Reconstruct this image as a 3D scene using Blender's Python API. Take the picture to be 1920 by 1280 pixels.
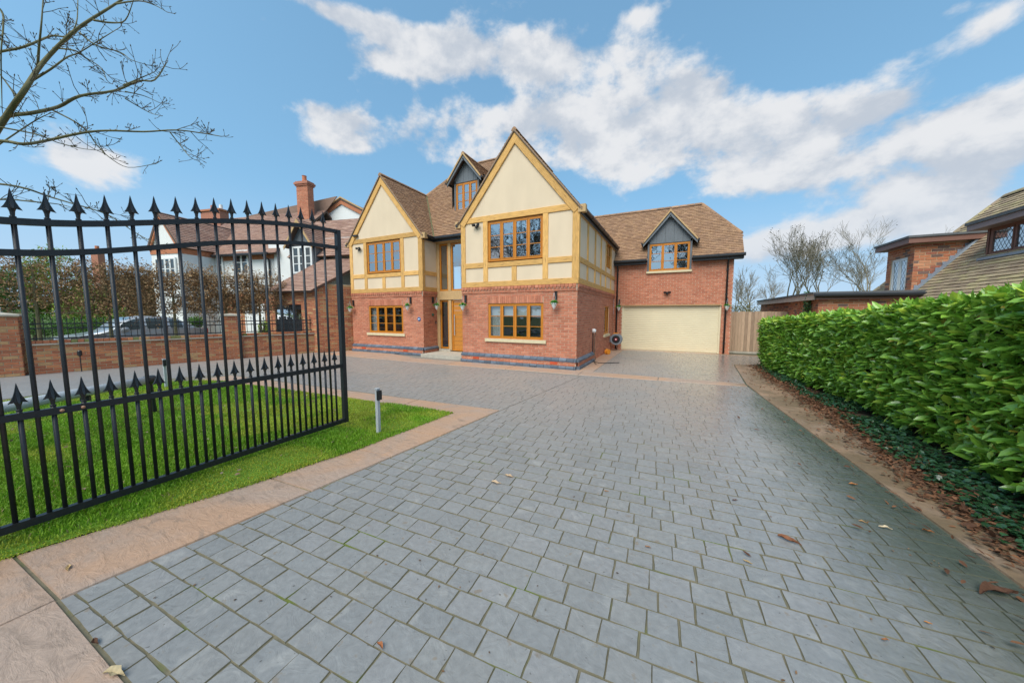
import bpy, math, random
import numpy as np
from mathutils import Vector, Matrix

random.seed(7); rng = np.random.default_rng(7)
S = bpy.context.scene
for o in list(bpy.data.objects): bpy.data.objects.remove(o)
R_ = math.radians

# ------------------------------------------------------------------ camera
FPX, YAW, HZ, CAMH = 620.0, R_(26.1), 587.0, 1.6
PITCH = math.atan((640 - HZ) / FPX)
cd = bpy.data.cameras.new('camera'); cam = bpy.data.objects.new('camera', cd)
S.collection.objects.link(cam)
cd.sensor_width = 36; cd.lens = FPX / 1920 * 36; cd.clip_start = 0.05; cd.clip_end = 3000
cam.location = (0, 0, CAMH); cam.rotation_euler = (math.pi / 2 - PITCH, 0, YAW)
S.camera = cam
S.render.resolution_x, S.render.resolution_y = 1024, 682

# ------------------------------------------------------------------ world
SUN_EL, SUN_AZ = R_(52), R_(182)
W = bpy.data.worlds.new('World'); S.world = W; W.use_nodes = True
nt = W.node_tree; nt.nodes.clear()
def N(tree, t, **kw):
    n = tree.nodes.new(t)
    for k, v in kw.items(): setattr(n, k, v)
    return n
def mth(tree, op, a, b=None, c=None, clamp=False):
    n = tree.nodes.new('ShaderNodeMath'); n.operation = op; n.use_clamp = clamp
    for i, v in enumerate((a, b, c)):
        if v is None: continue
        if isinstance(v, (int, float)): n.inputs[i].default_value = v
        else: tree.links.new(v, n.inputs[i])
    return n.outputs[0]
def build_sky():
    L = nt.links
    out = N(nt, 'ShaderNodeOutputWorld'); bg = N(nt, 'ShaderNodeBackground')
    L.new(bg.outputs[0], out.inputs[0])
    sky = N(nt, 'ShaderNodeTexSky', sky_type='NISHITA', sun_disc=False)
    sky.sun_elevation = SUN_EL; sky.sun_rotation = SUN_AZ
    sv = N(nt, 'ShaderNodeVectorMath', operation='MULTIPLY_ADD'); L.new(N(nt, 'ShaderNodeTexCoord').outputs['Generated'], sv.inputs[0]); sv.inputs[1].default_value = (1, 1, .55); sv.inputs[2].default_value = (0, 0, .30)
    L.new(sv.outputs[0], sky.inputs['Vector'])
    sky.air_density = 1.0; sky.dust_density = 0.6; sky.ozone_density = 2.2
    tc = N(nt, 'ShaderNodeTexCoord'); vec = tc.outputs['Generated']
    sep = N(nt, 'ShaderNodeSeparateXYZ'); L.new(vec, sep.inputs[0])
    x, y, z = sep.outputs
    m = lambda *a, **k: mth(nt, *a, **k)
    az = m('ARCTAN2', x, y); el = m('ARCSINE', z)
    # cloud field: spherical coordinates flattened toward the horizon
    comb = N(nt, 'ShaderNodeCombineXYZ')
    L.new(x, comb.inputs[0]); L.new(y, comb.inputs[1]); L.new(m('MULTIPLY', z, 1.45), comb.inputs[2])
    def fbm(offset, scale, detail, dist=0.0, rough=.55):
        ad = N(nt, 'ShaderNodeVectorMath', operation='ADD'); L.new(comb.outputs[0], ad.inputs[0])
        ad.inputs[1].default_value = offset
        n = N(nt, 'ShaderNodeTexNoise'); n.noise_dimensions = '3D'
        n.inputs['Scale'].default_value = scale; n.inputs['Detail'].default_value = detail
        n.inputs['Roughness'].default_value = rough; n.inputs['Distortion'].default_value = dist
        L.new(ad.outputs[0], n.inputs['Vector']); return n.outputs['Fac']
    # broad masses of the broken cloud cover: (azimuth deg, elevation deg, half-widths, weight)
    masses = CLOUDS
    tot = None
    for a, e, sa, se, w in masses:
        da = m('DIVIDE', m('SUBTRACT', az, R_(a)), R_(sa)); de = m('DIVIDE', m('SUBTRACT', el, R_(e)), R_(se))
        r2 = m('ADD', m('MULTIPLY', da, da), m('MULTIPLY', de, de))
        g = m('MULTIPLY', m('EXPONENT', m('MULTIPLY', r2, -1.0)), w)
        tot = g if tot is None else m('ADD', tot, g)
    tot = m('MINIMUM', tot, .52)
    n1 = fbm((3.1, 7.7, 1.3), 5.6, 12, .1, .58); n1b = fbm((3.1, 7.7, 1.3 + .07), 5.6, 6, .1, .58)
    big = fbm((11.3, 2.2, 4), 1.1, 3)
    # away from the listed masses the same broken cover goes on, driven by low-frequency noise
    far = m('MULTIPLY', m('SUBTRACT', m('ABSOLUTE', m('ADD', az, R_(26))), R_(62)), 2.0, clamp=True)
    cover = m('ADD', tot, m('MULTIPLY', m('MULTIPLY', m('SUBTRACT', big, .40), 1.5), far))
    dens = m('ADD', m('MULTIPLY', m('SUBTRACT', n1, .5), 1.75), m('SUBTRACT', cover, .25))
    densb = m('ADD', m('MULTIPLY', m('SUBTRACT', n1b, .5), 1.75), m('SUBTRACT', cover, .25))
    alpha = N(nt, 'ShaderNodeMapRange', interpolation_type='SMOOTHSTEP'); L.new(dens, alpha.inputs[0])
    alpha.inputs[1].default_value = -.05; alpha.inputs[2].default_value = .24
    alpha.inputs[3].default_value = 0; alpha.inputs[4].default_value = .97
    lit = N(nt, 'ShaderNodeMapRange', interpolation_type='SMOOTHSTEP')
    L.new(m('ADD', m('SUBTRACT', dens, densb), m('MULTIPLY', dens, -.22)), lit.inputs[0])
    lit.inputs[1].default_value = -.26; lit.inputs[2].default_value = .14
    cc = N(nt, 'ShaderNodeMix', data_type='RGBA'); L.new(lit.outputs[0], cc.inputs[0])
    cc.inputs[6].default_value = (*CLOUD_DARK, 1); cc.inputs[7].default_value = (*CLOUD_LIGHT, 1)
    sc = N(nt, 'ShaderNodeVectorMath', operation='MULTIPLY'); L.new(sky.outputs[0], sc.inputs[0]); sc.inputs[1].default_value = SKY_GAIN
    mix = N(nt, 'ShaderNodeMix', data_type='RGBA'); L.new(alpha.outputs[0], mix.inputs[0])
    L.new(sc.outputs[0], mix.inputs[6]); L.new(cc.outputs[2], mix.inputs[7])
    # thin white veil low over the land
    veil = N(nt, 'ShaderNodeMapRange', interpolation_type='SMOOTHSTEP'); L.new(el, veil.inputs[0])
    veil.inputs[1].default_value = R_(-2); veil.inputs[2].default_value = R_(19); veil.inputs[3].default_value = .68; veil.inputs[4].default_value = 0
    mv = N(nt, 'ShaderNodeMix', data_type='RGBA'); L.new(veil.outputs[0], mv.inputs[0])
    L.new(mix.outputs[2], mv.inputs[6]); mv.inputs[7].default_value = (*VEIL, 1)
    L.new(mv.outputs[2], bg.inputs[0]); bg.inputs[1].default_value = SKY_STRENGTH
SKY_STRENGTH = 0.15
SKY_GAIN = (1.06, 1.30, 1.13)
CLOUD_LIGHT = (3.75, 3.8, 3.9); CLOUD_DARK = (2.5, 2.75, 3.12); VEIL = (2.7, 3.1, 3.6)
def azel(px, py):
    a = math.atan((px - 960) / FPX); dx, dy = (px - 960) / FPX, (640 - py) / FPX
    c, s = math.cos(-PITCH), math.sin(-PITCH)
    fy, fz = c - s * dy, s + c * dy
    return math.degrees(math.atan2(dx, fy) - YAW), math.degrees(math.atan2(fz, math.hypot(dx, fy)))
CLOUDS = []
for px, py, sx, sy, w in ((700, 105, 100, 34, .34), (850, 115, 130, 52, .44), (1010, 105, 130, 62, .46), (1180, 120, 130, 72, .46), (1325, 155, 90, 50, .40), (620, 22, 150, 26, .40), (500, 38, 55, 20, .34), (760, 60, 90, 30, .3),
                          (640, 245, 90, 46, .44), (560, 195, 50, 26, .3), (735, 265, 110, 42, .36), (980, 225, 240, 48, .40), (1190, 260, 250, 66, .44), (1410, 250, 190, 66, .42), (1640, 205, 110, 30, .40), (1810, 225, 150, 50, .44),
                          (1450, 330, 340, 60, .50), (1780, 330, 300, 75, .52), (1860, 45, 75, 48, .42), (1790, 15, 50, 20, .3), (150, 285, 90, 44, .50), (1200, 30, 48, 20, .28), (1390, 12, 60, 10, .2),
                          (1425, 468, 55, 40, .44), (1050, 310, 190, 36, .28), (1640, 420, 300, 44, .40), (1240, 380, 90, 20, -.12), (1560, 105, 130, 45, -.3), (360, 180, 120, 150, -.12), (20, 60, 120, 90, -.12), (230, 60, 150, 80, -.2)):
    a, e = azel(px, py); a1, e1 = azel(px + sx, py); a2, e2 = azel(px, py - sy)
    CLOUDS.append((a, e, abs(a1 - a), abs(e2 - e), w))
build_sky()

# ------------------------------------------------------------------ sun and exposure
sd = bpy.data.lights.new('sun', 'SUN'); sun = bpy.data.objects.new('sun', sd); S.collection.objects.link(sun)
sd.energy = 2.5; sd.angle = R_(45); sd.color = (1.0, .95, .87)
sdir = Vector((math.sin(SUN_AZ) * math.cos(SUN_EL), math.cos(SUN_AZ) * math.cos(SUN_EL), math.sin(SUN_EL)))
sun.rotation_euler = sdir.to_track_quat('Z', 'Y').to_euler(); sun.location = (8, -8, 20)
S.view_settings.view_transform = 'Standard'; S.view_settings.look = 'None'
S.view_settings.gamma = 1.0; S.view_settings.exposure = 0.55; S.view_settings.use_curve_mapping = False

# ------------------------------------------------------------------ picking points of the place
Fv = np.array([-math.sin(YAW) * math.cos(PITCH), math.cos(YAW) * math.cos(PITCH), -math.sin(PITCH)])
Rv = np.array([math.cos(YAW), math.sin(YAW), 0]); Uv = np.cross(Rv, Fv); Cv = np.array([0, 0, CAMH])
def ray(x, y): return Fv + Rv * (x - 960) / FPX - Uv * (y - 640) / FPX
def gz(x, y, z=0.0): d = ray(x, y); return Cv + d * ((z - CAMH) / d[2])
def onx(x, y, X): d = ray(x, y); return Cv + d * (X / d[0])
def ony(x, y, Y): d = ray(x, y); return Cv + d * (Y / d[1])
def dep(x, y, D): return Cv + ray(x, y) * D          # D metres along the view axis
def proj(P):
    v = np.asarray(P, float) - Cv; z = v @ Fv
    return 960 + FPX * (v @ Rv) / z, 640 - FPX * (v @ Uv) / z, z

# ------------------------------------------------------------------ helpers
COL = S.collection
ROOT = {}
def link(o, parent=None):
    COL.objects.link(o)
    if parent is not None:
        o.parent = parent
        if parent.name in ROOT:
            o.matrix_parent_inverse = Matrix.Translation(-Vector(ROOT[parent.name]))
    return o
def tag(o, label=None, cat=None, group=None, kind=None):
    if label: o['label'] = label
    if cat: o['category'] = cat
    if group: o['group'] = group
    if kind: o['kind'] = kind
    return o
def thing(name, label, cat, loc=(0, 0, 0), group=None):
    o = bpy.data.objects.new(name, None); COL.objects.link(o); o.empty_display_size = .2
    o.location = loc; ROOT[o.name] = tuple(float(v) for v in loc)
    return tag(o, label, cat, group)
def copy_tree(o, parent=None):
    c = o.copy(); COL.objects.link(c)
    if parent: c.parent = parent
    for ch in o.children: copy_tree(ch, c)
    return c

def mesh_np(name, V, faces_flat, loop_tot, cols=None, mats=(), mi=None, smooth=False):
    me = bpy.data.meshes.new(name)
    V = np.asarray(V, np.float32); faces_flat = np.asarray(faces_flat, np.int32); loop_tot = np.asarray(loop_tot, np.int32)
    me.vertices.add(len(V)); me.vertices.foreach_set('co', V.ravel())
    me.loops.add(len(faces_flat)); me.loops.foreach_set('vertex_index', faces_flat)
    me.polygons.add(len(loop_tot))
    st = np.zeros(len(loop_tot), np.int32); st[1:] = np.cumsum(loop_tot)[:-1]
    me.polygons.foreach_set('loop_start', st)
    me.polygons.foreach_set('loop_total', loop_tot)
    if mi is not None: me.polygons.foreach_set('material_index', np.asarray(mi, np.int32))
    me.polygons.foreach_set('use_smooth', np.full(len(loop_tot), bool(smooth)))
    if cols is not None:
        a = me.attributes.new('Col', 'FLOAT_COLOR', 'FACE')
        c = np.ones((len(loop_tot), 4), np.float32); c[:, :3] = cols
        a.data.foreach_set('color', c.ravel())
    for mt in mats: me.materials.append(mt)
    me.update(calc_edges=True); me.validate()
    return me

class MB:
    def __init__(s): s.V = []; s.F = []; s.M = []; s.C = []; s.hc = False
    def add(s, vs, fs, mi=0, col=None):
        b = len(s.V); s.V.extend([tuple(map(float, v)) for v in vs])
        for f in fs:
            s.F.append([b + i for i in f]); s.M.append(mi); s.C.append(col or (1, 1, 1))
        if col: s.hc = True
        return s
    def box(s, x0, x1, y0, y1, z0, z1, mi=0, col=None):
        v = [(x0, y0, z0), (x1, y0, z0), (x1, y1, z0), (x0, y1, z0), (x0, y0, z1), (x1, y0, z1), (x1, y1, z1), (x0, y1, z1)]
        return s.add(v, [(3, 2, 1, 0), (4, 5, 6, 7), (0, 1, 5, 4), (1, 2, 6, 5), (2, 3, 7, 6), (3, 0, 4, 7)], mi, col)
    def fbox(s, fr, u0, u1, n0, n1, z0, z1, mi=0, col=None):
        v = [fr(u0, n1, z0), fr(u1, n1, z0), fr(u1, n0, z0), fr(u0, n0, z0), fr(u0, n1, z1), fr(u1, n1, z1), fr(u1, n0, z1), fr(u0, n0, z1)]
        return s.add(v, [(3, 2, 1, 0), (4, 5, 6, 7), (0, 1, 5, 4), (1, 2, 6, 5), (2, 3, 7, 6), (3, 0, 4, 7)], mi, col)
    def prism(s, poly, ext, mi=0, col=None):
        n = len(poly); p = [np.asarray(q, float) for q in poly]; e = np.asarray(ext, float)
        fs = [tuple(range(n))[::-1], tuple(range(n, 2 * n))] + [(i, (i + 1) % n, n + (i + 1) % n, n + i) for i in range(n)]
        return s.add(p + [q + e for q in p], fs, mi, col)
    def tube(s, pts, rad, k=6, mi=0, col=None, cap=True):
        pts = [np.asarray(p, float) for p in pts]; n = len(pts)
        if isinstance(rad, (int, float)): rad = [rad] * n
        vs = []; ref = None
        for i in range(n):
            t = pts[min(i + 1, n - 1)] - pts[max(i - 1, 0)]; t = t / (np.linalg.norm(t) + 1e-9)
            if ref is None:
                ref = np.array([0, 0, 1.]) if abs(t[2]) < .9 else np.array([1., 0, 0])
            a = np.cross(t, ref); a /= np.linalg.norm(a) + 1e-9; b = np.cross(a, t); ref = b
            for j in range(k):
                an = 2 * math.pi * (j + .5) / k
                vs.append(pts[i] + rad[i] * (math.cos(an) * a + math.sin(an) * b))
        fs = [(i * k + j, i * k + (j + 1) % k, (i + 1) * k + (j + 1) % k, (i + 1) * k + j) for i in range(n - 1) for j in range(k)]
        if cap: fs += [tuple(range(k))[::-1], tuple(range((n - 1) * k, n * k))]
        return s.add(vs, fs, mi, col)
    def lathe(s, c, prof, k=12, mi=0, col=None, axis=(0, 0, 1)):
        ax = np.asarray(axis, float); c = np.asarray(c, float)
        a = np.cross(ax, [0.3, .9, .1] if abs(ax[2]) > .5 else [0, 0, 1.]); a /= np.linalg.norm(a); b = np.cross(ax, a)
        vs = [c + ax * h + r * (math.cos(2 * math.pi * j / k) * a + math.sin(2 * math.pi * j / k) * b) for r, h in prof for j in range(k)]
        n = len(prof)
        fs = [(i * k + j, i * k + (j + 1) % k, (i + 1) * k + (j + 1) % k, (i + 1) * k + j) for i in range(n - 1) for j in range(k)]
        fs += [tuple(range(k))[::-1], tuple(range((n - 1) * k, n * k))]
        return s.add(vs, fs, mi, col)
    def mesh(s, name, mats, smooth=False):
        if not isinstance(mats, (list, tuple)): mats = [mats]
        flat = [i for f in s.F for i in f]
        return mesh_np(name, s.V, flat, [len(f) for f in s.F], s.C if s.hc else None, mats, s.M, smooth)
    def build(s, name, mats, parent=None, smooth=False, kind=None):
        o = bpy.data.objects.new(name, s.mesh(name, mats, smooth)); link(o, parent)
        if kind: o['kind'] = kind
        return o

def frame(O, U, Nn):
    O, U, Nn = (np.asarray(v, float) for v in (O, U, Nn))
    return lambda u, n, z: O + U * u + Nn * n + np.array([0, 0, z])

# ------------------------------------------------------------------ materials
MATS = {}
def mat(name, col=(.5, .5, .5), rough=.6, attr=False, var=.15, vscale=6., bump=0., bscale=40., spec=.5, metal=0., coat=0., stretch=None,
        var2=None, objrand=0., trans=0., coords='Object', detail=5, col2=None, c2scale=1.5, c2lo=.5, c2hi=.65, rvar=0.):
    if name in MATS: return MATS[name]
    m = bpy.data.materials.new(name); m.use_nodes = True; t = m.node_tree; L = t.links
    b = t.nodes['Principled BSDF']; b.inputs['Roughness'].default_value = rough; b.inputs['Metallic'].default_value = metal
    b.inputs['Specular IOR Level'].default_value = spec
    if coat: b.inputs['Coat Weight'].default_value = coat; b.inputs['Coat Roughness'].default_value = .05
    if coords == 'World': vec = N(t, 'ShaderNodeNewGeometry').outputs['Position']
    else: vec = N(t, 'ShaderNodeTexCoord').outputs['Object']
    if stretch:
        mp = N(t, 'ShaderNodeMapping'); mp.inputs['Scale'].default_value = stretch; L.new(vec, mp.inputs[0]); vec = mp.outputs[0]
    def noise(sc, d=detail):
        n = N(t, 'ShaderNodeTexNoise'); n.inputs['Scale'].default_value = sc; n.inputs['Detail'].default_value = d
        L.new(vec, n.inputs['Vector']); return n.outputs['Fac']
    if attr:
        base = N(t, 'ShaderNodeAttribute', attribute_name='Col').outputs['Color']
    else:
        rgb = N(t, 'ShaderNodeRGB'); rgb.outputs[0].default_value = (*col, 1); base = rgb.outputs[0]
    if col2 is not None:
        mr = N(t, 'ShaderNodeMapRange', interpolation_type='SMOOTHSTEP'); L.new(noise(c2scale, 6), mr.inputs[0])
        mr.inputs[1].default_value = c2lo; mr.inputs[2].default_value = c2hi
        mx = N(t, 'ShaderNodeMix', data_type='RGBA'); L.new(mr.outputs[0], mx.inputs[0]); L.new(base, mx.inputs[6]); mx.inputs[7].default_value = (*col2, 1)
        base = mx.outputs[2]
    if var:
        v = mth(t, 'ADD', mth(t, 'MULTIPLY', mth(t, 'SUBTRACT', noise(vscale), .5), 4 * var), 1.0)
        if objrand:
            oi = N(t, 'ShaderNodeObjectInfo').outputs['Random']
            v = mth(t, 'MULTIPLY', v, mth(t, 'ADD', mth(t, 'MULTIPLY', oi, objrand), 1 - objrand / 2))
        vm = N(t, 'ShaderNodeVectorMath', operation='SCALE'); L.new(base, vm.inputs[0]); L.new(v, vm.inputs['Scale']); base = vm.outputs[0]
    L.new(base, b.inputs['Base Color'])
    if rvar:
        r = mth(t, 'ADD', mth(t, 'MULTIPLY', mth(t, 'SUBTRACT', noise(vscale * .7), .5), 4 * rvar), rough, clamp=True); L.new(r, b.inputs['Roughness'])
    if bump:
        bn = N(t, 'ShaderNodeBump'); bn.inputs['Strength'].default_value = 1; bn.inputs['Distance'].default_value = bump
        L.new(noise(bscale), bn.inputs['Height']); L.new(bn.outputs[0], b.inputs['Normal'])
    if trans:
        tr = N(t, 'ShaderNodeBsdfTranslucent'); L.new(base, tr.inputs[0]); ms = N(t, 'ShaderNodeMixShader'); ms.inputs[0].default_value = trans
        L.new(b.outputs[0], ms.inputs[1]); L.new(tr.outputs[0], ms.inputs[2]); L.new(ms.outputs[0], t.nodes['Material Output'].inputs[0])
    MATS[name] = m; return m
def glass_mat(name, refl=.4, tint=(.75, .8, .82)):
    m = bpy.data.materials.new(name); m.use_nodes = True; t = m.node_tree; t.nodes.clear(); L = t.links
    o = N(t, 'ShaderNodeOutputMaterial'); ms = N(t, 'ShaderNodeMixShader'); tr = N(t, 'ShaderNodeBsdfTransparent'); g = N(t, 'ShaderNodeBsdfGlossy')
    tr.inputs[0].default_value = (*tint, 1); g.inputs['Roughness'].default_value = .015; g.inputs[0].default_value = (.95, .97, 1, 1)
    lw = N(t, 'ShaderNodeLayerWeight'); lw.inputs[0].default_value = .25
    f = mth(t, 'ADD', mth(t, 'MULTIPLY', lw.outputs['Fresnel'], .6), refl, clamp=True)
    bn = N(t, 'ShaderNodeBump'); bn.inputs['Distance'].default_value = .0025; no = N(t, 'ShaderNodeTexNoise'); no.inputs['Scale'].default_value = 3.5; no.inputs['Detail'].default_value = 1
    tc = N(t, 'ShaderNodeNewGeometry'); L.new(tc.outputs['Position'], no.inputs[0]); L.new(no.outputs[0], bn.inputs['Height']); L.new(bn.outputs[0], g.inputs['Normal'])
    L.new(f, ms.inputs[0]); L.new(tr.outputs[0], ms.inputs[1]); L.new(g.outputs[0], ms.inputs[2]); L.new(ms.outputs[0], o.inputs[0])
    MATS[name] = m; return m
M_brick = mat('brick', attr=True, rough=.85, var=.12, vscale=14, bump=.002, bscale=90, spec=.25, coords='World')
M_mortar = mat('mortar', (.56, .42, .31), .9, var=.15, vscale=9, spec=.2, coords='World')
M_mortar_pale = mat('pale_mortar', (.56, .45, .30), .9, var=.15, vscale=9, spec=.2, coords='World')
M_cream = mat('cream_render', (.69, .55, .39), .8, var=.06, vscale=1.6, stretch=(1.5, 1.5, .5), bump=.0015, bscale=160, spec=.25, coords='World')
M_white = mat('white_render', (.74, .74, .72), .8, var=.05, vscale=1.2, bump=.002, bscale=120, spec=.25, coords='World')
M_oak = mat('oak_beam', (.64, .365, .12), .75, var=.26, vscale=2.4, bump=.006, bscale=3, stretch=(2.0, 20, 20), objrand=.34, spec=.25, col2=(.30, .16, .06), c2scale=1.3, c2lo=.58, c2hi=.72)
M_frame = mat('golden_oak_frame', (.52, .19, .018), .4, var=.1, vscale=4, spec=.4, coords='World', stretch=(6, 6, 1.2))
M_door = mat('golden_oak_door', (.50, .20, .03), .4, var=.14, vscale=4, spec=.4, coords='World', stretch=(3, 3, 16))
M_oakpale = mat('weathered_oak', (.50, .33, .16), .75, var=.16, vscale=5, spec=.3, coords='World', stretch=(8, 8, 1.4))
M_tile = mat('clay_tile', attr=True, rough=.85, var=.16, vscale=9, spec=.25, coords='World', col2=(.17, .17, .06), c2scale=.9, c2lo=.66, c2hi=.82, bump=.003, bscale=70)
M_under = mat('roof_underlay', (.10, .065, .05), .9, var=.1)
M_lead = mat('grey_cladding', (.135, .15, .165), .55, var=.12, vscale=5, spec=.4, coords='World', stretch=(5, 5, 1))
M_black = mat('black_plastic', (.018, .019, .021), .38, var=.1, spec=.5)
M_fascia = mat('black_fascia', (.03, .032, .036), .5, var=.1)
M_iron = mat('black_powder_coat', (.017, .018, .021), .42, var=.25, vscale=30, spec=.5, bump=.0006, bscale=150, rvar=.06)
M_garage = mat('cream_shutter', (.71, .62, .43), .45, var=.04, vscale=2, spec=.4, coords='World')
M_sill = mat('cast_stone', (.62, .53, .34), .8, var=.08, vscale=8, bump=.002, bscale=60, spec=.25, coords='World')
M_bluebrick = mat('blue_brick', attr=True, rough=.6, var=.15, vscale=10, spec=.4, coords='World')
M_glass = glass_mat('window_glass_upper', .36)
M_glassd = glass_mat('window_glass_lower', .13)
M_glassn = glass_mat('window_glass_far', .5)
M_room = mat('dark_interior', (.10, .09, .08), .9, var=.3, vscale=2)
M_blind = mat('roller_blind', (.75, .76, .74), .8, var=.03)
M_curtain = mat('white_curtain', (.7, .7, .68), .8, var=.1, vscale=3, coords='World', stretch=(14, 14, .6))
M_wpaint = mat('white_paint', (.78, .78, .76), .5, var=.04)
M_grey = mat('galvanised_grey', (.44, .46, .48), .45, var=.10, vscale=12, metal=.0, bump=.0008, bscale=80)
M_coping = mat('stone_coping', (.42, .38, .31), .85, var=.18, vscale=7, bump=.003, bscale=40, coords='World')
M_fence = mat('fence_board', (.40, .28, .19), .85, var=.2, vscale=4, stretch=(16, 16, 1.0), objrand=.6, spec=.2, bump=.002, bscale=6)
M_bark = mat('bark', (.105, .088, .062), .9, var=.25, vscale=12, spec=.2, bump=.004, bscale=30)
M_barkg = mat('mossy_bark', (.15, .14, .075), .9, var=.3, vscale=8, spec=.2, bump=.003, bscale=40)
M_leaf = mat('laurel_leaf', attr=True, rough=.27, var=.12, vscale=30, spec=.7, trans=.28, coords='World')
M_foli = mat('foliage', attr=True, rough=.6, var=.1, vscale=20, spec=.3, trans=.2, coords='World')
M_dry = mat('dry_leaf', attr=True, rough=.8, var=.2, vscale=60, spec=.2, trans=.1, coords='World')
M_grass = mat('grass_blade', attr=True, rough=.55, var=.2, vscale=1.6, spec=.3, trans=.25, coords='World')
M_soil = mat('soil', (.06, .045, .028), .95, var=.4, vscale=14, bump=.02, bscale=18, coords='World', spec=.2)
M_turf = mat('turf_base', (.12, .22, .022), .9, var=.3, vscale=9, bump=.012, bscale=60, coords='World', spec=.2, col2=(.21, .24, .03), c2scale=1.0, c2lo=.52, c2hi=.68)
M_land = mat('rough_ground', (.10, .13, .045), .95, var=.3, vscale=.8, bump=.02, bscale=8, coords='World', spec=.2)
M_tarmac = mat('tarmac', (.16, .155, .15), .9, var=.2, vscale=3, bump=.004, bscale=90, coords='World', spec=.25)
M_orange = mat('orange_plastic', (.75, .26, .02), .4, var=.05)
M_hose = mat('grey_plastic', (.22, .25, .28), .45, var=.1)
M_blue = mat('blue_enamel', (.03, .12, .3), .35, var=.1)
M_red = mat('tail_lamp', (.5, .02, .02), .2, var=.05, coat=.5)
M_farpane = mat('far_pane', (.035, .045, .05), .06, var=.05, spec=.9)
M_car = mat('silver_paint', (.40, .42, .45), .32, var=.03, metal=.35, coat=.6)
M_tyre = mat('tyre', (.02, .02, .02), .8)
M_lamp = mat('headlamp', (.7, .72, .74), .1, var=.05, metal=.3, coat=.6)
M_copper = mat('copper_fixing', (.6, .32, .2), .45, var=.1, metal=.5)

# ================================================================== ground, drive, lawn
def clip_poly(poly, conv):
    """Sutherland-Hodgman: poly and conv are CCW lists of 2D points."""
    out = poly
    for i in range(len(conv)):
        ax, ay = conv[i]; bx, by = conv[(i + 1) % len(conv)]
        inp, out = out, []
        if not inp: return []
        ds = [(bx - ax) * (p[1] - ay) - (by - ay) * (p[0] - ax) for p in inp]
        for k in range(len(inp)):
            p, q, dp, dq = inp[k - 1], inp[k], ds[k - 1], ds[k]
            if (dp >= 0) != (dq >= 0):
                s = dp / (dp - dq); out.append((p[0] + s * (q[0] - p[0]), p[1] + s * (q[1] - p[1])))
            if dq >= 0: out.append(q)
    return out
def area(p): return .5 * sum(p[i - 1][0] * p[i][1] - p[i][0] * p[i - 1][1] for i in range(len(p)))
def ccw(p): return p if area(p) > 0 else p[::-1]
def inset(p, d):
    n = len(p); r = []
    for i in range(n):
        a, b, c = np.array(p[i - 1]), np.array(p[i]), np.array(p[(i + 1) % n])
        e1 = b - a; e2 = c - b; e1 /= np.linalg.norm(e1) + 1e-9; e2 /= np.linalg.norm(e2) + 1e-9
        n1 = np.array([-e1[1], e1[0]]); n2 = np.array([-e2[1], e2[0]]); m = n1 + n2; k = m @ n1
        r.append(tuple(b + m * (d / max(k, .35))))
    return r
def sheet(name, poly, z, m, kind='structure', parent=None):
    b = MB(); b.add([(x, y, z) for x, y in poly], [tuple(range(len(poly)))]); return b.build(name, m, parent, kind=kind)

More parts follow.
